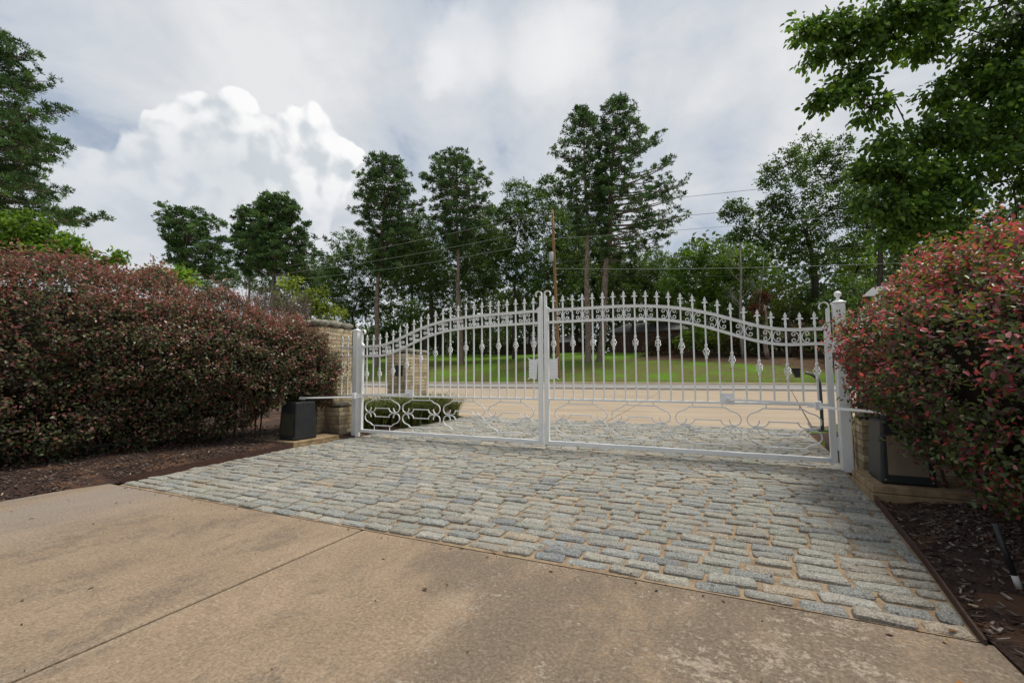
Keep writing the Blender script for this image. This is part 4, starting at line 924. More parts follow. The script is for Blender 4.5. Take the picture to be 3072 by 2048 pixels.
    if parts_leaf:
        dist = np.linalg.norm(P - CAM, axis=1); dep = (P - CAM) @ F_; lat = (P - CAM) @ R_; vis = (dep > 0.2) & (np.abs(lat / dep) < 1.12) & ((P[:, 2] - 1) / dep < 0.83)
        order = np.argsort(np.where(vis, dist, 1e9))[:parts_leaf]
        for i in order:
            v_, q_, c_ = leaf_arrays(np.zeros((1, 3)), ax[i:i + 1], nr[i:i + 1], L[i:i + 1], W[i:i + 1], C[i:i + 1], shape)
            link('leaf', fast_mesh('leaf', v_, q_, lmat, c_), r, tuple(P[i] - base))
        msk = np.ones(n, bool); msk[order] = False; P, ax, nr, L, W, C = P[msk], ax[msk], nr[msk], L[msk], W[msk], C[msk]
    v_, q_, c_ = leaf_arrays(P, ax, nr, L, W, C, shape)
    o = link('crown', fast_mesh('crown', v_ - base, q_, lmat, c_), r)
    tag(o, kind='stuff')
    return r
TRI = [0]
def pine_tree(label, base, axis, env, d, group, leafy=1.0, trunk_r=0.26, tuft=0.42, bare=None, name='pine_tree', fork=None, pal=PINE, blades=11, bl_w=0.031):
    """axis: [(u, v)] trunk line from foot to tip; env: [(v, left reach, right reach)] in picture units."""
    base = np.array(base, float); r = empty(name, tuple(base), label, 'pine tree', group); s = d / 1045.8
    ax = [at_d(u * VU, v * VU, d) for u, v in axis]; ax[0] = base.copy()
    rng = random.Random(int(abs(base[0]) * 37 + d))
    zs = np.array([p[2] for p in ax]); order = np.argsort(zs); axz = zs[order]; axx = np.array([p[0] for p in ax])[order]; axy = np.array([p[1] for p in ax])[order]
    centre = lambda z: np.array([np.interp(z, axz, axx), np.interp(z, axz, axy), z])
    ztop = axz[-1]; n = 16; tb = MB()
    pts = [base - [0, 0, 0.3]] + [centre(base[2] + (ztop - base[2]) * i / n) + np.array([math.sin(i * 0.9), math.cos(i * 0.8), 0]) * trunk_r * 0.25 * (0 < i < n) for i in range(n + 1)]
    tb.tube(pts, [trunk_r * 1.3] + [max(0.03, trunk_r * (1.12 - 1.02 * (i / n) ** 1.15)) for i in range(n + 1)], 10, False)
    if fork:
        (u0, v0), (u1, v1) = fork; tb.tube([at_d(u0 * VU, v0 * VU, d), at_d((u0 * .4 + u1 * .6) * VU, (v0 * .5 + v1 * .5) * VU, d), at_d(u1 * VU, v1 * VU, d)], [trunk_r * 0.75, trunk_r * 0.55, trunk_r * 0.2], 8, False)
    tb.build('trunk', M_bark_pine, r, True, org=base)
    ez = np.array([at_d(axis[-1][0] * VU, e[0] * VU, d)[2] for e in env]); eo = np.argsort(ez); ez = ez[eo]; eL = np.array([e[1] for e in env])[eo] * s * 1.14; eR = np.array([e[2] for e in env])[eo] * s * 1.12
    zlo, zhi = ez[0], ez[-1]; lm = MB(); T_ = []; TD = []
    z = zlo
    while z < zhi:
        k = rng.choice([3, 4, 4, 5])
        a0 = rng.uniform(0, 2 * PI)
        for j in range(k):
            a = a0 + j * 2 * PI / k + rng.uniform(-0.4, 0.4); ca = math.cos(a)
            L_, R2 = np.interp(z, ez, eL), np.interp(z, ez, eR); dep = 0.5 * (abs(L_) + abs(R2)) * 0.85
            reach = math.hypot((R2 if ca > 0 else L_) * ca, dep * math.sin(a)) * rng.uniform(0.72, 1.04)
            if ca > 0: reach = min(reach, abs(R2) / max(ca, .2) + 0.2)
            else: reach = min(reach, abs(L_) / max(-ca, .2) + 0.2)
            if reach < 0.25: continue
            dirv = R_ * ca + F_ * math.sin(a); p0 = centre(z); f = (z - zlo) / (zhi - zlo + 1e-6)
            rise = reach * (0.10 + 0.35 * f) * rng.uniform(0.5, 1.3); p3 = p0 + dirv * reach + np.array([0, 0, rise])
            mid = p0 + dirv * reach * 0.5 + np.array([0, 0, rise * 0.2 - reach * 0.03])
            bp = [(1 - t) ** 2 * p0 + 2 * t * (1 - t) * mid + t * t * p3 for t in np.linspace(0, 1, 6)]
            lm.tube(bp, [max(0.012, 0.018 + 0.013 * reach * (1 - i / 5.5)) for i in range(6)], 4, False)
            nt = max(2, int(leafy * (1.3 + reach * 1.75)))
            for q in range(nt):
                t = 1 - 0.74 * rng.random() ** 1.25; pp = (1 - t) ** 2 * p0 + 2 * t * (1 - t) * mid + t * t * p3
                side = np.cross(dirv, [0, 0, 1.0]); wdt = reach * 0.32 * (1.15 - t) + 0.25
                off = side * rng.uniform(-1, 1) * wdt * 1.5 + np.array([0, 0, rng.uniform(0.0, 0.45) * tuft + 0.05]) + dirv * rng.uniform(-0.2, 0.3)
                lm.tube([pp, pp + off], [0.016, 0.008], 3, False)
                for k4 in range(5):
                    T_.append(pp + off + np.array([rng.gauss(0, 1), rng.gauss(0, 1), rng.gauss(0, 0.55)]) * tuft * 0.42); TD.append(dirv * 0.35 + np.array([0, 0, 0.8]))
        z += rng.uniform(0.28, 0.52)
    for q in range(int(10 * leafy)): T_.append(centre(zhi) + np.array([rng.gauss(0, .35), rng.gauss(0, .35), rng.uniform(-0.5, 0.25)])); TD.append(np.array([0, 0, 1.0]))
    tag(lm.build('branches', M_bark_pine, r, True, org=base), kind='stuff')
    T_ = np.array(T_); TD = np.array(TD); nT = len(T_)
    dd_ = unit(nT * blades).reshape(nT, blades, 3) + TD[:, None, :] * 0.75; dd_ /= np.linalg.norm(dd_, axis=2, keepdims=True)
    Ln = tuft * RNG.uniform(0.55, 1.0, (nT, blades, 1)); side = np.cross(dd_, unit(nT * blades).reshape(nT, blades, 3)); side /= np.linalg.norm(side, axis=2, keepdims=True) + 1e-9
    c0 = T_[:, None, :]; w0 = bl_w * RNG.uniform(0.7, 1.5, (nT, blades, 1))
    v = np.stack([c0 + dd_ * Ln * 0.05 + side * w0 * 0.5, c0 + dd_ * Ln * 0.65 + side * w0 * 1.3, c0 + dd_ * Ln, c0 + dd_ * Ln * 0.65 - side * w0 * 1.3], 2).reshape(-1, 3)
    Q_ = np.arange(nT * blades * 4).reshape(-1, 4); C = np.repeat(np.repeat(np.repeat(cols(nT // 5 + 1, pal, 0.45, 1.7), 5, 0)[:nT], blades, 0), 4, 0)
    o = link('needles', fast_mesh('needles', v - base, Q_, M_needle, C), r); tag(o, kind='stuff')
    return r
def onground(u, v, Y):
    P = at_y(u, v, Y); P[2] = ground_z(P[0], P[1]); return P
def on_d(u, d):
    P = at_d(u * VU, 860 * VU, d); P[2] = ground_z(P[0], P[1]); return P

# ------------------------------------------------------------------ pines
GP = 'tall pines on the bank beyond the road'
b_ = onground(1130, 1099, 38); d_ = depth_of(b_)
pine_tree('left pine beyond the gate with forked trunk and rounded dense crown', b_, [(864, 770), (868, 640), (882, 500), (885, 372)],
          [(366, -12, 16), (385, -40, 40), (410, -58, 62), (445, -62, 76), (490, -66, 84), (530, -62, 74), (560, -22, 60), (600, -14, 40), (635, -6, 16)], d_, GP, 1.0, 0.30, fork=((868, 640), (905, 450)))
b_ = onground(1383, 1094, 40); d_ = depth_of(b_)
pine_tree('second pine from left with wide rounded crown on dark trunk', b_, [(1056, 838), (1052, 650), (1050, 500), (1048, 366)],
          [(362, -14, 14), (380, -48, 38), (410, -78, 62), (445, -80, 80), (480, -66, 92), (515, -58, 76), (545, -40, 48), (575, -22, 26)], d_, GP, 0.95, 0.30)
b_ = onground(1763, 1084, 40); d_ = depth_of(b_)
pine_tree('slim pine with sparse layered crown just right of the utility pole', b_, [(1350, 830), (1349, 600), (1346, 420), (1338, 258)],
          [(254, -8, 14), (285, -28, 30), (320, -52, 40), (352, -84, 42), (385, -64, 44), (430, -72, 46), (470, -60, 48), (510, -40, 34), (545, -18, 30)], d_, GP, 0.72, 0.30)
b_ = onground(1800, 1086, 41); d_ = depth_of(b_)
pine_tree('tallest pine with leaning trunk and crown spreading to the right', b_, [(1380, 832), (1392, 640), (1402, 470), (1412, 330), (1418, 240)],
          [(236, -14, 16), (262, -30, 48), (300, -40, 64), (340, -38, 84), (380, -36, 116), (415, -34, 142), (450, -32, 150), (485, -26, 160), (520, -10, 172), (548, -6, 184), (575, -4, 150), (602, 0, 60)], d_, GP, 0.80, 0.36)
GF = 'far pines left of the gate'
pine_tree('far flat topped pine standing alone above the left hedge', on_d(425, 62), [(425, 700), (428, 600), (432, 497)],
          [(494, -26, 26), (508, -56, 44), (525, -70, 60), (545, -58, 70), (570, -24, 90), (595, -12, 104), (620, -8, 108), (640, -4, 100)], 62, GF, 0.95, 0.28, 0.5, bl_w=0.04)
pine_tree('far narrow pine with bare lower trunk left of its bushy neighbour', on_d(570, 60), [(568, 700), (572, 600), (574, 486)],
          [(484, -14, 14), (500, -32, 26), (535, -36, 36), (575, -34, 36), (610, -26, 34), (635, -12, 20)], 60, GF, 0.9, 0.24, 0.5, bl_w=0.04)
pine_tree('far bushy pine with pointed top behind the yellow green shrub', on_d(630, 58), [(627, 700), (628, 600), (636, 460)],
          [(456, -12, 16), (480, -36, 46), (515, -42, 62), (550, -40, 80), (580, -46, 102), (605, -50, 104), (630, -40, 96)], 58, GF, 1.0, 0.28, 0.5, bl_w=0.04)
pine_tree('big pine at the left edge of the picture with drooping open branches', on_d(-70, 26), [(-70, 700), (-66, 400), (-40, 80)],
          [(80, -60, 40), (118, -90, 66), (150, -100, 104), (205, -120, 122), (235, -130, 150), (300, -140, 172), (360, -150, 178), (400, -160, 206), (430, -160, 176), (468, -170, 226), (505, -170, 232), (530, -170, 150)], 26, 'big near trees', 1.7, 0.30, 0.34, bl_w=0.018, blades=15)
# ------------------------------------------------------------------ broadleaf trees beyond the road
def BT(label, u, Y, lobes, pal, **kw):
    b = onground(u * VU, 1080, Y); return broad_tree(label, b, lobes, depth_of(b), pal, **kw)
BT('dark broadleaf tree filling in left of the forked pine', 800, 46, [(798, 560, 42), (832, 590, 50), (785, 610, 40), (760, 650, 45), (850, 640, 50), (880, 600, 45), (820, 690, 55)], OAK)
BT('spreading oak with dark limbs between the two rounded pines', 975, 42, [(955, 600, 60), (1005, 560, 48), (925, 650, 50), (1035, 640, 60), (1085, 590, 45), (985, 660, 45), (940, 560, 40), (1090, 650, 50)], DARK, trunk_r=0.36)
BT('tall twin topped broadleaf tree left of the utility pole', 1180, 45, [(1188, 445, 40), (1170, 490, 38), (1200, 500, 42), (1180, 560, 55), (1150, 620, 55), (1210, 620, 55)], OAK)
BT('tall dark broadleaf tree directly behind the utility pole', 1262, 46, [(1262, 430, 34), (1235, 460, 34), (1290, 470, 38), (1250, 510, 50), (1300, 550, 50), (1255, 590, 60), (1320, 620, 50), (1275, 660, 60)], OAK)
BT('low dark tree under the spreading pine', 1450, 52, [(1440, 610, 42), (1480, 620, 38), (1415, 650, 50), (1470, 670, 45), (1510, 640, 40)], DARK)
BT('fresh green tree right of the tall pines', 1600, 50, [(1600, 580, 38), (1570, 610, 42), (1640, 590, 42), (1610, 640, 50), (1660, 630, 45), (1550, 660, 40), (1630, 690, 45)], MID)
BT('tall open crowned oak with fanning limbs on the right', 1875, 48, [(1858, 345, 44), (1815, 375, 42), (1925, 345, 38), (1765, 405, 34), (1880, 400, 55), (1820, 450, 58), (1940, 410, 50), (1770, 480, 45), (1910, 480, 60), (1850, 530, 55), (1960, 480, 50), (1745, 530, 40), (1800, 560, 45), (1960, 560, 45), (1880, 590, 55)], OAK, trunk_r=0.4, dens=0.85, top=at_y(1868 * VU, 600 * VU, 48))
BT('small sparse tree on a thin grey trunk left of the open crowned oak', 1705, 44, [(1690, 472, 26), (1672, 495, 18), (1708, 500, 24), (1712, 535, 24), (1688, 545, 18)], OAK, trunk_r=0.13, bark=M_bark_pale, top=at_y(1700 * VU, 560 * VU, 44), dens=1.1)
BT('bright yellow green tree glowing below the open crowned oak', 1960, 56, [(1965, 555, 30), (1945, 590, 34), (1985, 590, 30), (1960, 630, 36)], BRIGHT)
BT('dark tree with plain trunk behind the right hedge', 2020, 34, [(2045, 460, 40), (2065, 520, 45), (2110, 560, 60), (2090, 610, 45), (2130, 640, 55)], DARK, trunk_r=0.2, top=at_y(2020 * VU, 520 * VU, 34))
BT('dark tree standing behind the right end of the right hedge', 2240, 26, [(2200, 560, 60), (2270, 540, 70), (2330, 580, 60), (2230, 620, 60), (2340, 640, 60)], DARK, trunk_r=0.2)
BT('full dark broadleaf tree between the forked pine and the second pine', 940, 55, [(930, 540, 46), (965, 520, 40), (905, 570, 44), (975, 580, 50), (930, 610, 55), (1000, 630, 50)], DARK, trunk_r=0.25, dens=1.5)
BT('full broadleaf tree behind the second pine on its right', 1105, 56, [(1100, 530, 42), (1130, 500, 34), (1075, 570, 46), (1130, 570, 50), (1100, 630, 55), (1150, 560, 40)], OAK, trunk_r=0.25, dens=1.5)
BT('full dark tree closing the gap left of the slim pine', 1320, 57, [(1310, 500, 36), (1345, 540, 44), (1300, 580, 50), (1350, 610, 55), (1390, 590, 45), (1400, 640, 50)], DARK, trunk_r=0.25, dens=1.5)
BT('fresh green tree in front of the wood right of the spreading pine', 1500, 58, [(1500, 600, 36), (1530, 620, 40), (1480, 640, 44), (1545, 650, 46), (1510, 690, 50)], MID, trunk_r=0.2)
BT('yellow green tree below the small sparse tree', 1690, 54, [(1680, 570, 40), (1720, 590, 42), (1690, 620, 50), (1740, 640, 48), (1660, 660, 46)], MID, trunk_r=0.2)
BT('dark tree low in front of the far narrow pine', 700, 56, [(690, 630, 30), (725, 620, 34), (750, 640, 36), (760, 600, 26), (720, 660, 40)], OAK, trunk_r=0.2)
BT('low dark tree line piece behind the dry bush', 620, 52, [(560, 640, 30), (600, 650, 32), (645, 645, 32), (690, 655, 34), (620, 680, 36)], DARK, trunk_r=0.15)
BT('low broadleaf tree just over the middle of the left hedge', 480, 56, [(450, 640, 26), (490, 630, 24), (525, 640, 28), (500, 665, 32), (455, 670, 30)], OAK, trunk_r=0.15)
BT('tall broadleaf tree behind the right side of the open crowned oak', 1990, 62, [(1990, 400, 40), (2020, 450, 50), (1985, 500, 45), (2040, 520, 50)], OAK, trunk_r=0.25)
GU = 'understorey trees along the back of the bank'
und = [(770, 50, 700, DARK, 'dark understorey tree over the lawn behind the tall brick pillar'),
       (900, 50, 705, OAK, 'understorey tree between the forked pine and the spreading oak'), (1010, 52, 715, OAK, 'understorey tree below the second pine'),
       (1110, 50, 705, DARK, 'dark understorey tree behind the middle of the left leaf'), (1215, 54, 710, DARK, 'understorey tree immediately left of the utility pole foot'),
       (1315, 56, 700, DARK, 'dark understorey tree between the utility pole and the slim pine'), (1420, 68, 690, OAK, 'understorey tree behind the tallest pine trunk'),
       (1545, 60, 715, MID, 'understorey tree overhanging the brick house roof'), (1640, 50, 730, MID, 'green understorey tree right of the brick house'),
       (1715, 48, 720, DARK, 'understorey tree behind the bare grey snags'), (1790, 47, 725, YEL, 'yellowish understorey tree behind the reddish stump'),
       (1870, 46, 740, DARK, 'dark understorey tree over the mulch bank'), (1950, 44, 715, OAK, 'understorey tree behind the right gate post'), (2030, 38, 720, OAK, 'understorey tree behind the top of the right pillar')]
for u, Y, v, pal, lab in und:
    k = 1.0; lobes = [(u + RNG.uniform(-12, 12), v - 50, 42), (u - 38, v - 5, 44), (u + 36, v, 44), (u + RNG.uniform(-15, 15), v + 25, 46)]
    BT(lab, u, Y, lobes, pal, group=GU, trunk_r=0.16, dens=0.8)
# shrubs under the wood's edge
GS = 'shrubs at the foot of the wood'
shr = [(800, 44, 770, 38, DARK), (900, 52, 775, 34, DARK), (985, 53, 775, 34, DARK), (1075, 53, 780, 32, DARK), (1165, 55, 780, 32, DARK), (1520, 48, 790, 30, BROWN), (1600, 45, 775, 34, MID), (1655, 44, 782, 32, YEL), (1705, 43, 785, 32, BROWN), (1760, 42, 780, 36, DARK), (1830, 42, 775, 38, BROWN), (1900, 41, 775, 40, DARK), (1965, 38, 770, 44, OAK)]
slab_ = ['dark shrub behind the left gate post', 'dark shrub left of the spreading oak trunk', 'dark shrub right of the spreading oak trunk', 'dark shrub below the second pine', 'low dark shrub left of the latch plates', 'brownish shrub at the right end of the brick house', 'green shrub at the left end of the mulch bank', 'yellow green shrub on the mulch bank edge', 'brownish shrub behind the bare snags', 'dark shrub beside the reddish stump', 'brown shrub beneath the open crowned oak', 'dark shrub behind the keypad stand', 'green shrub behind the right gate post']
for (u, Y, v, r_, pal), lab in zip(shr, slab_):
    BT(lab, u, Y, [(u, v, r_), (u - r_ * 0.7, v + 8, r_ * 0.7), (u + r_ * 0.7, v + 8, r_ * 0.7)], pal, name='shrub', group=GS, cat='shrub', trunk_r=0.06, dens=1.0)
BT('rusty red shrub among the green trees above the mulch bank', 1748, 42, [(1748, 688, 20), (1740, 712, 16)], REDBR, name='shrub', group=GS, cat='shrub', trunk_r=0.06)
# deep wood behind everything
n = 56000; X_ = RNG.uniform(-80, 70, n); Y_ = RNG.uniform(62, 84, n); Hm = 15 + 3 * np.sin(X_ * 0.21) + 2.5 * np.sin(X_ * 0.53 + 2); Hm = np.where(X_ < -38, Hm * 0.55, Hm)
P = np.stack([X_, Y_, 3.8 + Hm * RNG.random(n) ** 1.25], 1); C = cols(n, DARK, 0.3, 1.2)
v_, q_, c_ = leaf_arrays(P, unit(n), unit(n) * 0.7 + np.array([0, -0.5, 0.6]), RNG.uniform(0.5, 0.95, n), RNG.uniform(0.35, 0.65, n), C)
tag(link('woodland', fast_mesh('woodland', v_, q_, M_leaf, c_)), 'dark mass of distant wood behind the trees', 'wood', kind='stuff')
# bare snags and stump
def snag(label, u, Y, vt, rb_, name='dead_tree', mt=M_bark_pale, twig=6, lean=0, grp='bare dead trunks on the right bank'):
    b = onground(u * VU, 1080, Y); t = at_y((u + lean) * VU, vt * VU, Y); o = MB(); pts = [b + (t - b) * f + np.array([math.sin(f * 7 + u) * 0.10, 0, 0]) for f in np.linspace(0, 1, 8)]
    r = empty(name, tuple(b), label, 'dead tree', grp)
    o.tube(pts, [rb_ * (1.1 - 0.8 * i / 7) for i in range(8)], 8); o.build('trunk', mt, r, True, org=b); rng = random.Random(u)
    if twig:
        o = MB()
        for i in range(twig):
            f = rng.uniform(0.45, 0.97); p = b + (t - b) * f; L = rng.uniform(0.8, 2.2); s_ = rng.choice([-1, 1]); q = p + R_ * s_ * L * 0.7 + np.array([0, 0, L * 0.8]); m_ = (p + q) / 2 + np.array([0, 0, -0.1])
            o.tube([p, m_, q], [rb_ * 0.3, rb_ * 0.2, 0.012], 4, False); o.tube([m_, m_ + R_ * s_ * L * 0.2 + np.array([0, 0, L * 0.5])], [0.02, 0.01], 4, False)
        tag(o.build('bare_branches', mt, r, True, org=b), kind='stuff')
snag('bare pale snag with twiggy top rising left of the open crowned oak', 1705, 41, 575, 0.13, twig=9, lean=-6)
snag('thinner bare grey snag right of its twiggy neighbour', 1742, 42, 590, 0.09, twig=5, lean=10)
snag('broken reddish stump trunk standing on the mulch bank', 1762, 40, 700, 0.20, mt=M_bark_pine, twig=0, lean=-6)
snag('bare trunk behind the right end of the gate', 1815, 41, 700, 0.17, mt=M_bark, twig=0)

# ------------------------------------------------------------------ utility poles and wires
YP = 33.5
pb = onground(1676, 1109, YP); pt = at_y(1657, 631, YP)
up = empty('utility_pole', tuple(pb), 'brown wooden utility pole with transformer beyond the middle of the gate', 'utility pole', 'utility poles along the road')
m = MB(); m.tube([pb - [0, 0, .5]] + [pb + (pt - pb) * f for f in np.linspace(0, 1, 8)], [0.185] + [0.18 - 0.06 * f for f in np.linspace(0, 1, 8)], 12); m.build('pole', M_pole, up, True, org=pb)
tx = at_y(1654, 770, YP - 0.35); m = MB(); m.lathe([(0.0, tx[2] - 0.45), (0.20, tx[2] - 0.45), (0.22, tx[2] - 0.40), (0.22, tx[2] + 0.36), (0.17, tx[2] + 0.42), (0.0, tx[2] + 0.44)], 14, c=(tx[0], tx[1])); tr = m.build('transformer', M_galv, up, True, org=pb)
m = MB(); m.tube([(tx[0], tx[1], tx[2] + 0.40), (tx[0] + 0.03, tx[1], tx[2] + 0.72)], 0.04, 6); m.build('bushing', M_galv, tr, org=(0, 0, 0))
m = MB()
for v in (681, 717, 790, 806, 824):
    q = at_y(1666 if v < 760 else 1672, v, YP - 0.2); m2 = MB(); m2.tube([q - [0.16, 0, 0.0], q + [0.16, 0, 0]], 0.045, 6); m2.build('insulator', M_galv, up, org=pb)
m2 = MB(); q = at_y(1650, 640, YP - 0.2); m2.box(q[0] - 0.05, q[0] + 0.35, q[1] - 0.05, q[1] + 0.05, q[2] - 0.05, q[2] + 0.05); m2.build('top_bracket', M_galv, up, org=pb)
p2t = at_y(820, 803, YP); p2b = np.array([p2t[0], YP, ground_z(p2t[0], YP)]); o2 = empty('utility_pole', tuple(p2b), 'distant grey utility pole top showing above the left hedge', 'utility pole', 'utility poles along the road')
m = MB(); m.tube([p2b, p2t], [0.22, 0.15], 10); m.build('pole', M_bark_pale, o2, True, org=p2b)
def wire(label, pts, r, mt):
    P = [at_y(u, v, YP - 0.25) for u, v in pts]; out = []
    U = np.array([p[0] for p in P]); Z = np.array([p[2] for p in P]); o_ = np.argsort(U); U, Z = U[o_], Z[o_]
    c = np.polyfit(U, Z, min(2, len(U) - 1)); xs_ = np.linspace(U[0], U[-1], 24); Pc = [(x, YP - 0.25, float(np.polyval(c, x))) for x in xs_]
    m = MB(); m.tube(Pc, r, 5); tag(m.build('overhead_wire', mt, org=Pc[0]), label, 'wire', 'overhead wires on the utility pole')
wire('topmost wire running right from the pole top', [(1663, 629), (1840, 612), (2199, 576), (2593, 532), (2740, 510), (3072, 470)], 0.016, M_wire)
wire('second wire from the top running right from the pole', [(1666, 680), (2000, 652), (2529, 601), (2740, 577), (3072, 540)], 0.016, M_wire)
wire('third wire from the top running right from the pole', [(1668, 715), (2000, 693), (2199, 678), (2765, 625), (3072, 595)], 0.016, M_wiref)
wire('thin wire running right just below transformer height', [(1671, 785), (2000, 772), (2542, 745), (3052, 708)], 0.010, M_wire)
wire('upper black cable of the low pair running right', [(1671, 805), (2000, 807), (2510, 795), (2810, 784), (3072, 772)], 0.016, M_wiref)
wire('lowest thick black cable running right above the gate', [(1671, 823), (2000, 829), (2670, 820), (3072, 811)], 0.026, M_cable)
wire('topmost wire descending left from the pole top', [(1657, 631), (1342, 703), (1100, 752), (820, 806)], 0.016, M_wiref)
wire('second wire descending left from the pole', [(1657, 681), (1100, 786), (820, 824)], 0.016, M_wiref)
wire('third wire descending left from the pole', [(1663, 720), (1100, 815), (820, 842)], 0.016, M_wiref)
wire('thin dark wire descending left below the transformer', [(1652, 808), (1345, 856), (1038, 896)], 0.014, M_cable)
wire('thick black cable descending left lowest on the pole', [(1663, 825), (1345, 872), (1027, 911), (700, 935)], 0.026, M_cable)

# ------------------------------------------------------------------ houses beyond the lawn
def house(label, u0, u1, v_eave, v_ridge, v_base, Y, wins, depth=8.0, mt=M_rbrick, grp='single storey houses behind the lawn'):
    A = at_y(u0, v_eave, Y); B = at_y(u1, v_eave, Y); zr = at_y((u0 + u1) / 2, v_ridge, Y + depth / 2)[2]; zb = ground_z(A[0], Y) - 0.4
    org = np.array([(A[0] + B[0]) / 2, Y, zb]); r = empty('house', tuple(org), label, 'house', grp); ze = A[2]; x0, x1 = A[0], B[0]
    m = MB(); m.box(x0, x1, Y, Y + depth, zb, ze - 0.03); m.build('wall', mt, r, org=org)
    m = MB(); m.box(x0 - 0.25, x1 + 0.25, Y - 0.35, Y + depth + 0.35, ze - 0.02, ze + 0.12); m.build('fascia', M_roof, r, org=org)
    m = MB(); e = 0.45; yr = Y + depth / 2
    m.add([(x0 - 0.35, Y - e, ze + 0.125), (x1 + 0.35, Y - e, ze + 0.125), (x1 + 0.35, Y + depth + e, ze + 0.125), (x0 - 0.35, Y + depth + e, ze + 0.125), (x0 + 1.5, yr, zr), (x1 - 1.5, yr, zr)], [(0, 1, 5, 4), (2, 3, 4, 5), (1, 2, 5), (3, 0, 4), (0, 1, 2, 3)]); m.build('roof', M_roof, r, org=org)
    for f0, f1 in wins:
        xa, xb = x0 + (x1 - x0) * f0, x0 + (x1 - x0) * f1; z0, z1 = ze - 1.6, ze - 0.35
        if f1 < 0: continue
        m = MB(); t = 0.07
        m.box(xa, xb, Y - 0.05, Y - 0.003, z1 - t, z1); m.box(xa, xb, Y - 0.05, Y - 0.003, z0, z0 + t); m.box(xa, xa + t, Y - 0.05, Y - 0.003, z0 + t, z1 - t); m.box(xb - t, xb, Y - 0.05, Y - 0.003, z0 + t, z1 - t); m.box((xa + xb) / 2 - 0.03, (xa + xb) / 2 + 0.03, Y - 0.048, Y - 0.003, z0 + t, z1 - t)
        wn = m.build('window', M_roof, r, org=org); m = MB(); m.box(xa + t, xb - t, Y - 0.028, Y - 0.004, z0 + t, z1 - t); m.build('pane', M_glass, wn)
    return r, x0, x1, ze, zb
house('low red brown brick house with grey roof behind the right leaf', 1828, 2062, 1000, 968, 1062, 57, [(0.16, 0.26), (0.48, 0.56), (0.75, 0.93)])
house('brick house partly seen left of the utility pole', 1500, 1735, 1036, 1012, 1075, 60, [(0.2, 0.3), (0.55, 0.66), (0.8, 0.9)])

# ------------------------------------------------------------------ near trees on both sides
NEARR = [(2440, -60, 95, 0.3), (2560, 20, 110, 0), (2700, -20, 110, 0.4), (2450, 120, 90, 0.5), (2600, 180, 110, 0.3), (2760, 160, 110, 0), (2440, 300, 90, 0.6), (2560, 360, 100, 0.2), (2700, 340, 100, 0.5), (2300, -110, 90, 0.4), (2560, -140, 110, 0.5), (2450, 470, 70, 0.6), (2820, 40, 100, 0.5), (2600, 80, 110, 1.6), (2480, 240, 100, 1.7), (2700, 240, 100, 1.8), (2300, 10, 90, 0.2), (2200, 0, 70, 0), (2345, 130, 70, 0), (2120, 110, 40, 0.5), (2345, 480, 60, 0), (2100, 470, 60, 0.2), (2050, 550, 34, 0.4), (1845, 72, 20, 0), (1890, 66, 28, 0), (1935, 50, 34, 0), (1925, 120, 28, 0.2), (1975, 90, 40, 0), (1880, 130, 14, 0), (2010, 35, 52, 0), (1905, 225, 30, 0), (1885, 240, 16, 0), (1950, 200, 38, 0.1), (1975, 165, 35, 0),
         (2060, 90, 55, 0.2), (2000, 250, 38, 0), (2050, 225, 40, 0.2), (2110, 40, 60, 0), (2190, 60, 70, 0.3), (2280, 90, 80, 0), (2340, 30, 70, -0.3), (2160, 215, 42, 0.3), (2240, 190, 60, 0.2), (2320, 200, 70, -0.2),
         (2090, 310, 60, 0.2), (2040, 330, 42, 0), (2170, 310, 70, 0.1), (2260, 300, 80, 0.4), (2335, 320, 70, 0), (2010, 390, 38, 0), (2070, 410, 60, 0), (2150, 410, 70, 0.3), (2240, 420, 75, 0), (2330, 430, 70, 0.2),
         (1995, 470, 26, 0), (2050, 480, 44, 0), (2120, 500, 60, 0.4), (2210, 500, 60, 0.5), (2300, 510, 65, 0.2), (2345, 560, 50, 0.5), (2170, 540, 45, 0.8)]
BIGL = [((0.050, 0.095, 0.016), 5), ((0.038, 0.072, 0.014), 4), ((0.085, 0.15, 0.02), 3), ((0.14, 0.22, 0.028), 1)]
broad_tree('near tree with big drooping leaves overhanging from the upper right', tuple(np.array([1, 1, 0]) * at_d(2560 * VU, 900 * VU, 7.2)), NEARR, 6.2, BIGL, gain=1.7, name='overhanging_tree', group='big near trees', leaf=0.086, dens=1.35, trunk_r=0.10, clump=0.19, spread=0.6, shape='oval', droop=0.75, parts_leaf=300, twigs=8, top=tuple(at_d(2560 * VU, 330 * VU, 7.2)), bark=M_bark)
NEARL = [(10, 500, 36), (70, 515, 36), (110, 540, 34), (30, 545, 50), (90, 590, 44), (0, 600, 50), (150, 580, 30), (0, 520, 40), (50, 530, 44), (-30, 560, 60), (30, 580, 50), (90, 565, 42), (130, 575, 34), (60, 610, 40), (150, 600, 30), (185, 595, 24), (215, 600, 20), (245, 605, 16), (275, 592, 9), (110, 600, 35), (200, 580, 12), (170, 555, 16)]
broad_tree('bright green feathery tree behind the left hedge', on_d(40, 10.5), NEARL, 10.5, BRIGHT + [((0.06, 0.12, 0.02), 7)], gain=1.4, name='feathery_tree', group='big near trees', leaf=0.10, dens=0.9, trunk_r=0.08, clump=0.20)
broad_tree('low green shrub peeping over the middle of the left hedge', on_d(395, 10.5), [(395, 638, 32), (355, 636, 24), (435, 640, 26), (300, 640, 18), (330, 630, 14), (410, 625, 14)], 10.5, MID + BRIGHT, name='shrub', group='shrubs behind the left hedge', cat='shrub', leaf=0.09, dens=0.8, trunk_r=0.05, clump=0.18)
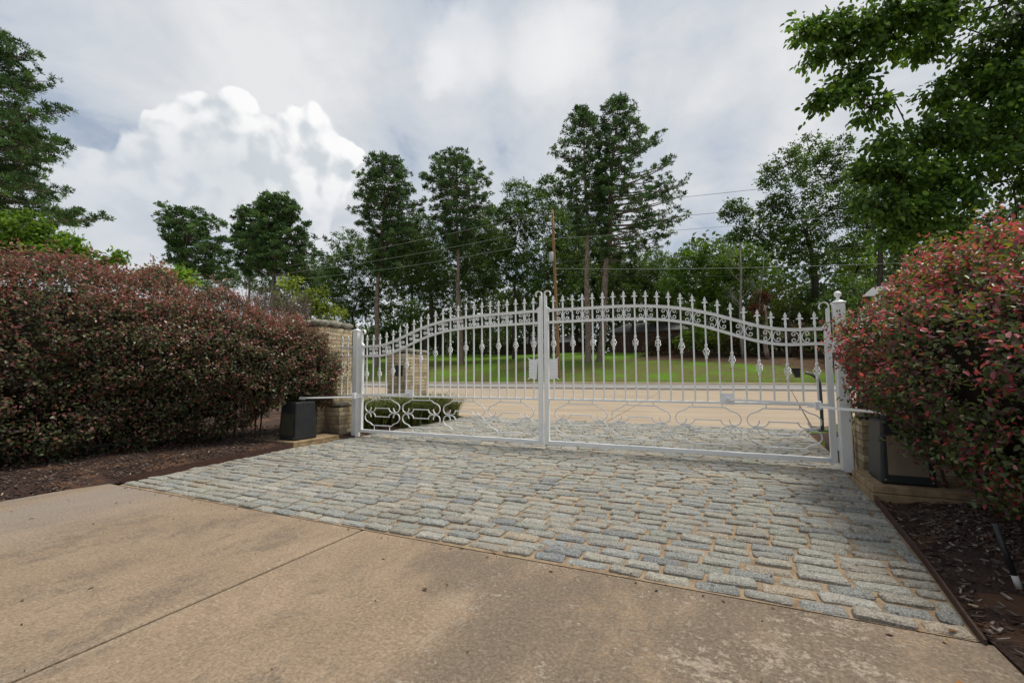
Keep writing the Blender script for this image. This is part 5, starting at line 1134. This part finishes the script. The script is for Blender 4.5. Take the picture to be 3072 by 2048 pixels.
broad_tree('yellow green shrub rising behind the tall brick pillar', on_d(700, 11), [(700, 665, 36), (665, 655, 24), (735, 690, 34), (760, 715, 28), (700, 710, 40), (650, 690, 25)], 11, YEL + [((0.17, 0.22, 0.03), 5)], name='shrub', group='shrubs behind the left hedge', cat='shrub', leaf=0.09, dens=0.8, trunk_r=0.05, clump=0.18)
# dry twiggy bush behind the hedge
tb_ = on_d(620, 10); m = MB(); rng = random.Random(5)
for i in range(420):
    u = rng.uniform(555, 720); v = 652 + abs(u - 620) * 0.16 + rng.uniform(0, 60); q = at_d(u * VU, v * VU, 10 + rng.uniform(-0.6, 0.6)); p = tb_ + np.array([rng.gauss(0, .4), rng.gauss(0, .4), 0.9]); p = q + (p - q) * rng.uniform(0.12, 0.4); mid = (p + q) / 2 + np.array([rng.uniform(-1, 1), rng.uniform(-1, 1), 0]) * 0.06
    m.tube([p, mid, q], [0.006, 0.005, 0.0025], 3, False)
dt = empty('dry_shrub', tuple(tb_), 'dry twiggy leafless bush behind the right end of the left hedge', 'shrub', 'shrubs behind the left hedge')
tag(m.build('twigs', M_deadtw, dt, org=tb_), kind='stuff')
m = MB(); m.tube([tb_, tb_ + [0, 0, 1.6]], [0.05, 0.03], 6); m.build('stem', M_deadtw, dt, org=tb_)

# ------------------------------------------------------------------ red-leaved hedges
def hedge(name, label, path, n, leaf, side, tip_pal, in_pal, parts=0, shp='oval', clear=None, lowpal=None, up_pal=None):
    """path: (x, y, half width, bottom, top). Leaves sit in sprays over a lumpy body."""
    path = np.array(path, float); seg = np.linalg.norm(np.diff(path[:, :2], axis=0), axis=1); cum = np.concatenate([[0], np.cumsum(seg)]); tot = cum[-1]
    base = np.array([path[0, 0], path[0, 1], 0.0]); r = empty(name, tuple(base), label, 'hedge', 'red leaved hedges beside the drive')
    def at(s): return np.stack([np.interp(s, cum, path[:, k]) for k in range(5)], -1)
    def lump(P): return (0.55 * np.sin(P[:, 2] * 15 + 2.2 * np.sin(P[:, 0] * 1.9 + P[:, 1] * 2.7) + 1.5 * np.sin(P[:, 1] * 4.3)) + np.sin(P[:, 0] * 2.3 + 1) * np.sin(P[:, 1] * 2.0) + np.sin(P[:, 2] * 3.1 + P[:, 1] * 1.3) * 0.8 + np.sin(P[:, 0] * 6.1 + P[:, 2] * 5.2) * 0.4 + np.sin(P[:, 1] * 7.3 - P[:, 2] * 4.1 + 2) * 0.45)
    def surf(s, a, k):
        """s along, a angle in section (0 = +x side, pi/2 = top), k scale of the section"""
        q = at(np.clip(s, 0, tot)); over = np.where(s < 0, -s, 0)   # rounded end at the start of the path
        rat = np.sqrt(np.clip(1 - (over / (q[:, 2] * 0.98)) ** 2, 0, 1)); kk = rat * k
        e = 0.98; ca = np.sign(np.cos(a)) * np.abs(np.cos(a)) ** e; sa = np.sign(np.sin(a)) * np.abs(np.sin(a)) ** e
        hz = (q[:, 4] - q[:, 3]) / 2; cz = (q[:, 4] + q[:, 3]) / 2
        d0 = path[1, :2] - path[0, :2]; d0 = d0 / np.linalg.norm(d0); nx = np.array([d0[1], -d0[0]])
        P = np.stack([q[:, 0] + ca * q[:, 2] * kk - d0[0] * over, q[:, 1] - d0[1] * over, cz + sa * hz * (0.35 + 0.65 * rat) * k], 1)
        N = np.stack([ca / q[:, 2], -over * d0[1] / q[:, 2] ** 2 * 1.5 + 0 * ca, sa / hz], 1); N /= np.linalg.norm(N, axis=1, keepdims=True); return P, N
    # closed dark hull added inside; stops see-through and stands in for interior shade
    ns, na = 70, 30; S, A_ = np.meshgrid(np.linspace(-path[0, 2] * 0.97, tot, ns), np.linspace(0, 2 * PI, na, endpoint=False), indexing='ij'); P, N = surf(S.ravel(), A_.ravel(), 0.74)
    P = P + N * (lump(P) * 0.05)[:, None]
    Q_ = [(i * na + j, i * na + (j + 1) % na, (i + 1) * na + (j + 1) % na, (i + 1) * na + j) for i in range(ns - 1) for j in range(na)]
    tag(link('dark_inner_hull', fast_mesh('dark_inner_hull', P - base, Q_, M_inner, smooth=True), r), kind='stuff')
    # sprays
    m_ = 9; k = int(n // m_)
    s = RNG.uniform(-path[0, 2] * 0.98, tot, k); a = RNG.uniform(-0.42 * PI, PI * 1.42, k); vis = (np.cos(a) * side > -0.35) | (RNG.random(k) < 0.25); s, a = s[vis], a[vis]; k = len(s)
    P, N = surf(s, a, np.ones(k)); lp = lump(P); dep = RNG.exponential(0.085, k); P = P + N * (lp * 0.10 - dep + RNG.uniform(0, 0.05, k))[:, None]
    long = RNG.random(k) < 0.09; P = P + N * (long * RNG.uniform(0.04, 0.17, k))[:, None] + np.array([0, 0, 1.0]) * (long * 0.03)[:, None]
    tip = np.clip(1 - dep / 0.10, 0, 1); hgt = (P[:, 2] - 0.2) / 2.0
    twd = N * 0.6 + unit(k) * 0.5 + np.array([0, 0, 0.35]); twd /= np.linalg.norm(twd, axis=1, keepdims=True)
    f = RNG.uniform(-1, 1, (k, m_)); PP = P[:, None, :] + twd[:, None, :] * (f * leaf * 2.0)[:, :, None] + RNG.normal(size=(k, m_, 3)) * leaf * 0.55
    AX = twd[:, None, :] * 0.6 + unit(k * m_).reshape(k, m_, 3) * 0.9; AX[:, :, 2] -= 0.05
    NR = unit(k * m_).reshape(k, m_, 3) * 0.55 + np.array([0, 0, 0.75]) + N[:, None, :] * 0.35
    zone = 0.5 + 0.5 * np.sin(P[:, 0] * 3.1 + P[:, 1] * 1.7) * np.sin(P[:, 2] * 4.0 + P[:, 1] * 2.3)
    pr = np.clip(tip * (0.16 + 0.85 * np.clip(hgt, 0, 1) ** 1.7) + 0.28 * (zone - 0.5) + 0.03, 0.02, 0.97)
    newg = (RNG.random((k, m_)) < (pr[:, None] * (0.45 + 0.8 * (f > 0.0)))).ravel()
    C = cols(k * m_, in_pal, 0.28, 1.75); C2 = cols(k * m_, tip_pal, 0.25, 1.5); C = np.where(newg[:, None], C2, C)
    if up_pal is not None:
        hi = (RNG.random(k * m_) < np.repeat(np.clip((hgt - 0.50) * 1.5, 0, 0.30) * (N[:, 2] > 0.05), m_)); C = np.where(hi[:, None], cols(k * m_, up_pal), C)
    PP = PP.reshape(-1, 3); AX = AX.reshape(-1, 3); NR = NR.reshape(-1, 3); nn = len(PP)
    L = leaf * RNG.uniform(0.65, 1.3, nn); W = L * RNG.uniform(0.5, 0.68, nn)
    ok = PP[:, 2] > 0.06
    for (x0, x1, y0, y1, z0, z1) in (clear or []): ok &= ~((PP[:, 0] > x0) & (PP[:, 0] < x1) & (PP[:, 1] > y0) & (PP[:, 1] < y1) & (PP[:, 2] > z0) & (PP[:, 2] < z1))
    ok &= np.linalg.norm(PP - CAM, axis=1) > 0.9
    PP, AX, NR, L, W, C = PP[ok], AX[ok], NR[ok], L[ok], W[ok], C[ok]
    if parts:
        dist = np.linalg.norm(PP - CAM, axis=1); dp = (PP - CAM) @ F_; la = (PP - CAM) @ R_; vz = (PP[:, 2] - 1) / np.maximum(dp, .1)
        vis = (dp > 0.2) & (np.abs(la / np.maximum(dp, .1)) < 1.1) & (vz < 0.8) & (vz > -0.6)
        face = (NR / np.linalg.norm(NR, axis=1, keepdims=True)); order = np.argsort(np.where(vis, dist / L, 1e9))[:parts]
        for i in order:
            v_, q_, c_ = leaf_arrays(np.zeros((1, 3)), AX[i:i + 1], NR[i:i + 1], L[i:i + 1], W[i:i + 1], C[i:i + 1], 'oval')
            link('leaf', fast_mesh('leaf', v_, q_, M_lorp, c_), r, tuple(PP[i] - base))
        mk = np.ones(len(PP), bool); mk[order] = False; PP, AX, NR, L, W, C = PP[mk], AX[mk], NR[mk], L[mk], W[mk], C[mk]
    v_, q_, c_ = leaf_arrays(PP, AX, NR, L, W, C, shp)
    tag(link('foliage', fast_mesh('foliage', v_ - base, q_, M_lorp, c_), r), kind='stuff')
    # stems to the ground and twigs poking out
    m = MB(); rng = random.Random(3)
    for i in range(46):
        ss = rng.uniform(0.0, tot); q = at(np.array([ss]))[0]; x = q[0] + rng.uniform(-.5, .5) * q[2]; y = q[1] + rng.uniform(-.2, .2)
        if any(x0 < x < x1 and y0 < y < y1 for x0, x1, y0, y1, z0, z1 in (clear or [])): continue
        m.tube([(x * .9 + q[0] * .1, y, 0.0), (x, y, q[3] * 0.6 + 0.1), (x + rng.uniform(-.2, .2), y + rng.uniform(-.2, .2), q[3] + 0.5)], [0.014, 0.011, 0.007], 5, False)
    tag(m.build('stems', M_twig, r, True, org=base), kind='stuff')
    tw = MB(); sel = RNG.choice(k, 260)
    for i in sel: tw.tube([P[i] - twd[i] * 0.10, P[i] + twd[i] * leaf * 2.2], [0.0022, 0.0012], 3, False)
    tag(tw.build('twigs', M_twig, r, org=base), kind='stuff')
    return r
M_inner = material('hedge_shade_hull', f_plain((0.014, 0.015, 0.010), (0.035, 0.024, 0.018), 14, 0.02), 0.95, 0.05)  # hull colour kept near black so gaps between leaves read as shade
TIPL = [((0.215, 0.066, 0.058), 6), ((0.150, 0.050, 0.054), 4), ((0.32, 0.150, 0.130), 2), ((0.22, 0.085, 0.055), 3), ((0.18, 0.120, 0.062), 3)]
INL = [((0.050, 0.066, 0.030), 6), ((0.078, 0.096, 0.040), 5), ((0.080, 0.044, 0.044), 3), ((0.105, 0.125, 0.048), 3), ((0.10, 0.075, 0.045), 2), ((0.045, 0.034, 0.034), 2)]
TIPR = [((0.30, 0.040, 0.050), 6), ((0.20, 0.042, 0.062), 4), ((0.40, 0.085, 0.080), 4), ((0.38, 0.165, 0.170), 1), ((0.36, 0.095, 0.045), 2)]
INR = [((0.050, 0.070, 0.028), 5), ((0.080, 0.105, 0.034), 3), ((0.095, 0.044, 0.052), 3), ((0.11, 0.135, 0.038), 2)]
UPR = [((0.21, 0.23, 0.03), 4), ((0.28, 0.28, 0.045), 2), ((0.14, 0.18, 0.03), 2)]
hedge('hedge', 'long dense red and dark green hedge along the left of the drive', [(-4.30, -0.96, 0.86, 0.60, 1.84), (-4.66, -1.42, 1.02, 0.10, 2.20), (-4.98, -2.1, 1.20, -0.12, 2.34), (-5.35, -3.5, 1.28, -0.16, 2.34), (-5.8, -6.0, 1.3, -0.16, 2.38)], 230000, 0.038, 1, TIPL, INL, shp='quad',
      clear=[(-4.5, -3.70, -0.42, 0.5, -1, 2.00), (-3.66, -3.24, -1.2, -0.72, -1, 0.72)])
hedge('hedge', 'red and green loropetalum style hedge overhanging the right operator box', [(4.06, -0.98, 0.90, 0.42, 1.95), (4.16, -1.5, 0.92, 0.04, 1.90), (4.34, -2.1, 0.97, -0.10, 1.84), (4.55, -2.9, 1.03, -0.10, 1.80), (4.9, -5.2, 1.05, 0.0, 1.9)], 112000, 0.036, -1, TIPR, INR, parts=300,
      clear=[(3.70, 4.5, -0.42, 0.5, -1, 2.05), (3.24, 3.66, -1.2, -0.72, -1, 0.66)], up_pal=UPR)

# ------------------------------------------------------------------ strap-leaved lilies outside the gate
def lily(x, y, h, n, seed):
    rng = random.Random(seed); V = []; Q_ = []; C = []; k = 0
    for i in range(n):
        a = rng.uniform(0, 2 * PI); L = h * rng.uniform(0.7, 1.25); out = L * rng.uniform(0.35, 0.95); w_ = rng.uniform(0.008, 0.014); c = random.choice([(0.07, 0.115, 0.022), (0.10, 0.145, 0.03), (0.045, 0.08, 0.018), (0.17, 0.165, 0.045), (0.22, 0.19, 0.08)]); s = rng.uniform(0.8, 1.2)
        ca, sa = math.cos(a), math.sin(a); bx, by = rng.gauss(0, 0.04), rng.gauss(0, 0.04)
        for j in range(5):
            f = j / 4; rr = out * f ** 1.5; z = L * (f * 1.25 - 0.62 * f ** 2.6) * 0.95; ww = w_ * (1 - f * 0.85) + 0.0008
            V += [(x + bx + ca * rr - sa * ww, y + by + sa * rr + ca * ww, z), (x + bx + ca * rr + sa * ww, y + by + sa * rr - ca * ww, z)]; C += [tuple(v * s for v in c)] * 2
        for j in range(4): Q_.append((k + 2 * j, k + 2 * j + 1, k + 2 * j + 3, k + 2 * j + 2))
        k += 10
    return V, Q_, C
spots = []
rng = random.Random(12)
for i in range(84):
    f = rng.random(); y = 0.55 + 2.9 * f; xr = np.interp(y, [0.5, 2.0, 3.5], [-3.38, -3.30, -3.35]); spots.append((xr - rng.uniform(0.0, 1.0) ** 1.3 * 1.0, y))
spots = [(x, y) for x, y in spots if not (-4.5 < x < -3.84 and 2.0 < y < 2.9)]
spots += [(-3.62, 2.2), (-3.62, 2.6), (-3.7, 3.1), (-3.95, 3.2), (-3.6, 3.45), (-4.2, 1.8)]
spots.sort(key=lambda p: (p[0] - CAM[0]) ** 2 + (p[1] - CAM[1]) ** 2)
for i, (x, y) in enumerate(spots):
    V_, Q_, C_ = lily(x, y, rng.uniform(0.55, 0.85), 54, i + 50)
    o = link('lily_clump', fast_mesh('lily_clump', np.array(V_) - [x, y, 0], Q_, M_blade, np.array(C_)), loc=(x, y, 0.0))
    tag(o, 'arching strap leaved lily clump in the bed outside the gate around the shorter pillar', 'plant', 'lily clumps outside the gate')
# leafy sprig plant by the right hinge
for i, (x, y, lab) in enumerate([(3.50, 0.75, 'small leafy plant behind the right gate post foot'), (3.78, 1.35, 'yellow green leafy plant beyond the right low pier')]):
    V_, Q_, C_ = [], [], []; n = 70; base = np.array([x, y, 0.0])
    P = base + np.stack([RNG.normal(0, 0.10, n), RNG.normal(0, 0.10, n), RNG.uniform(0.08, 0.62 + 0.2 * i, n)], 1); v_, q_, c_ = leaf_arrays(P, unit(n) + [0, 0, 0.6], unit(n) * .6 + [0, 0, 0.7], RNG.uniform(0.05, 0.10, n), RNG.uniform(0.025, 0.04, n), cols(n, YEL + MID, 0.2, 1.3), 'oval')
    r = empty('leafy_plant', tuple(base), lab, 'plant'); tag(link('foliage', fast_mesh('foliage', v_ - base, q_, M_leaf, c_), r), kind='stuff')
    m = MB(); m.tube([(0, 0, 0), (0.02, 0.01, 0.3), (0.0, 0.0, 0.58)], [0.01, 0.008, 0.004], 5); m.build('stem', M_twig, r)
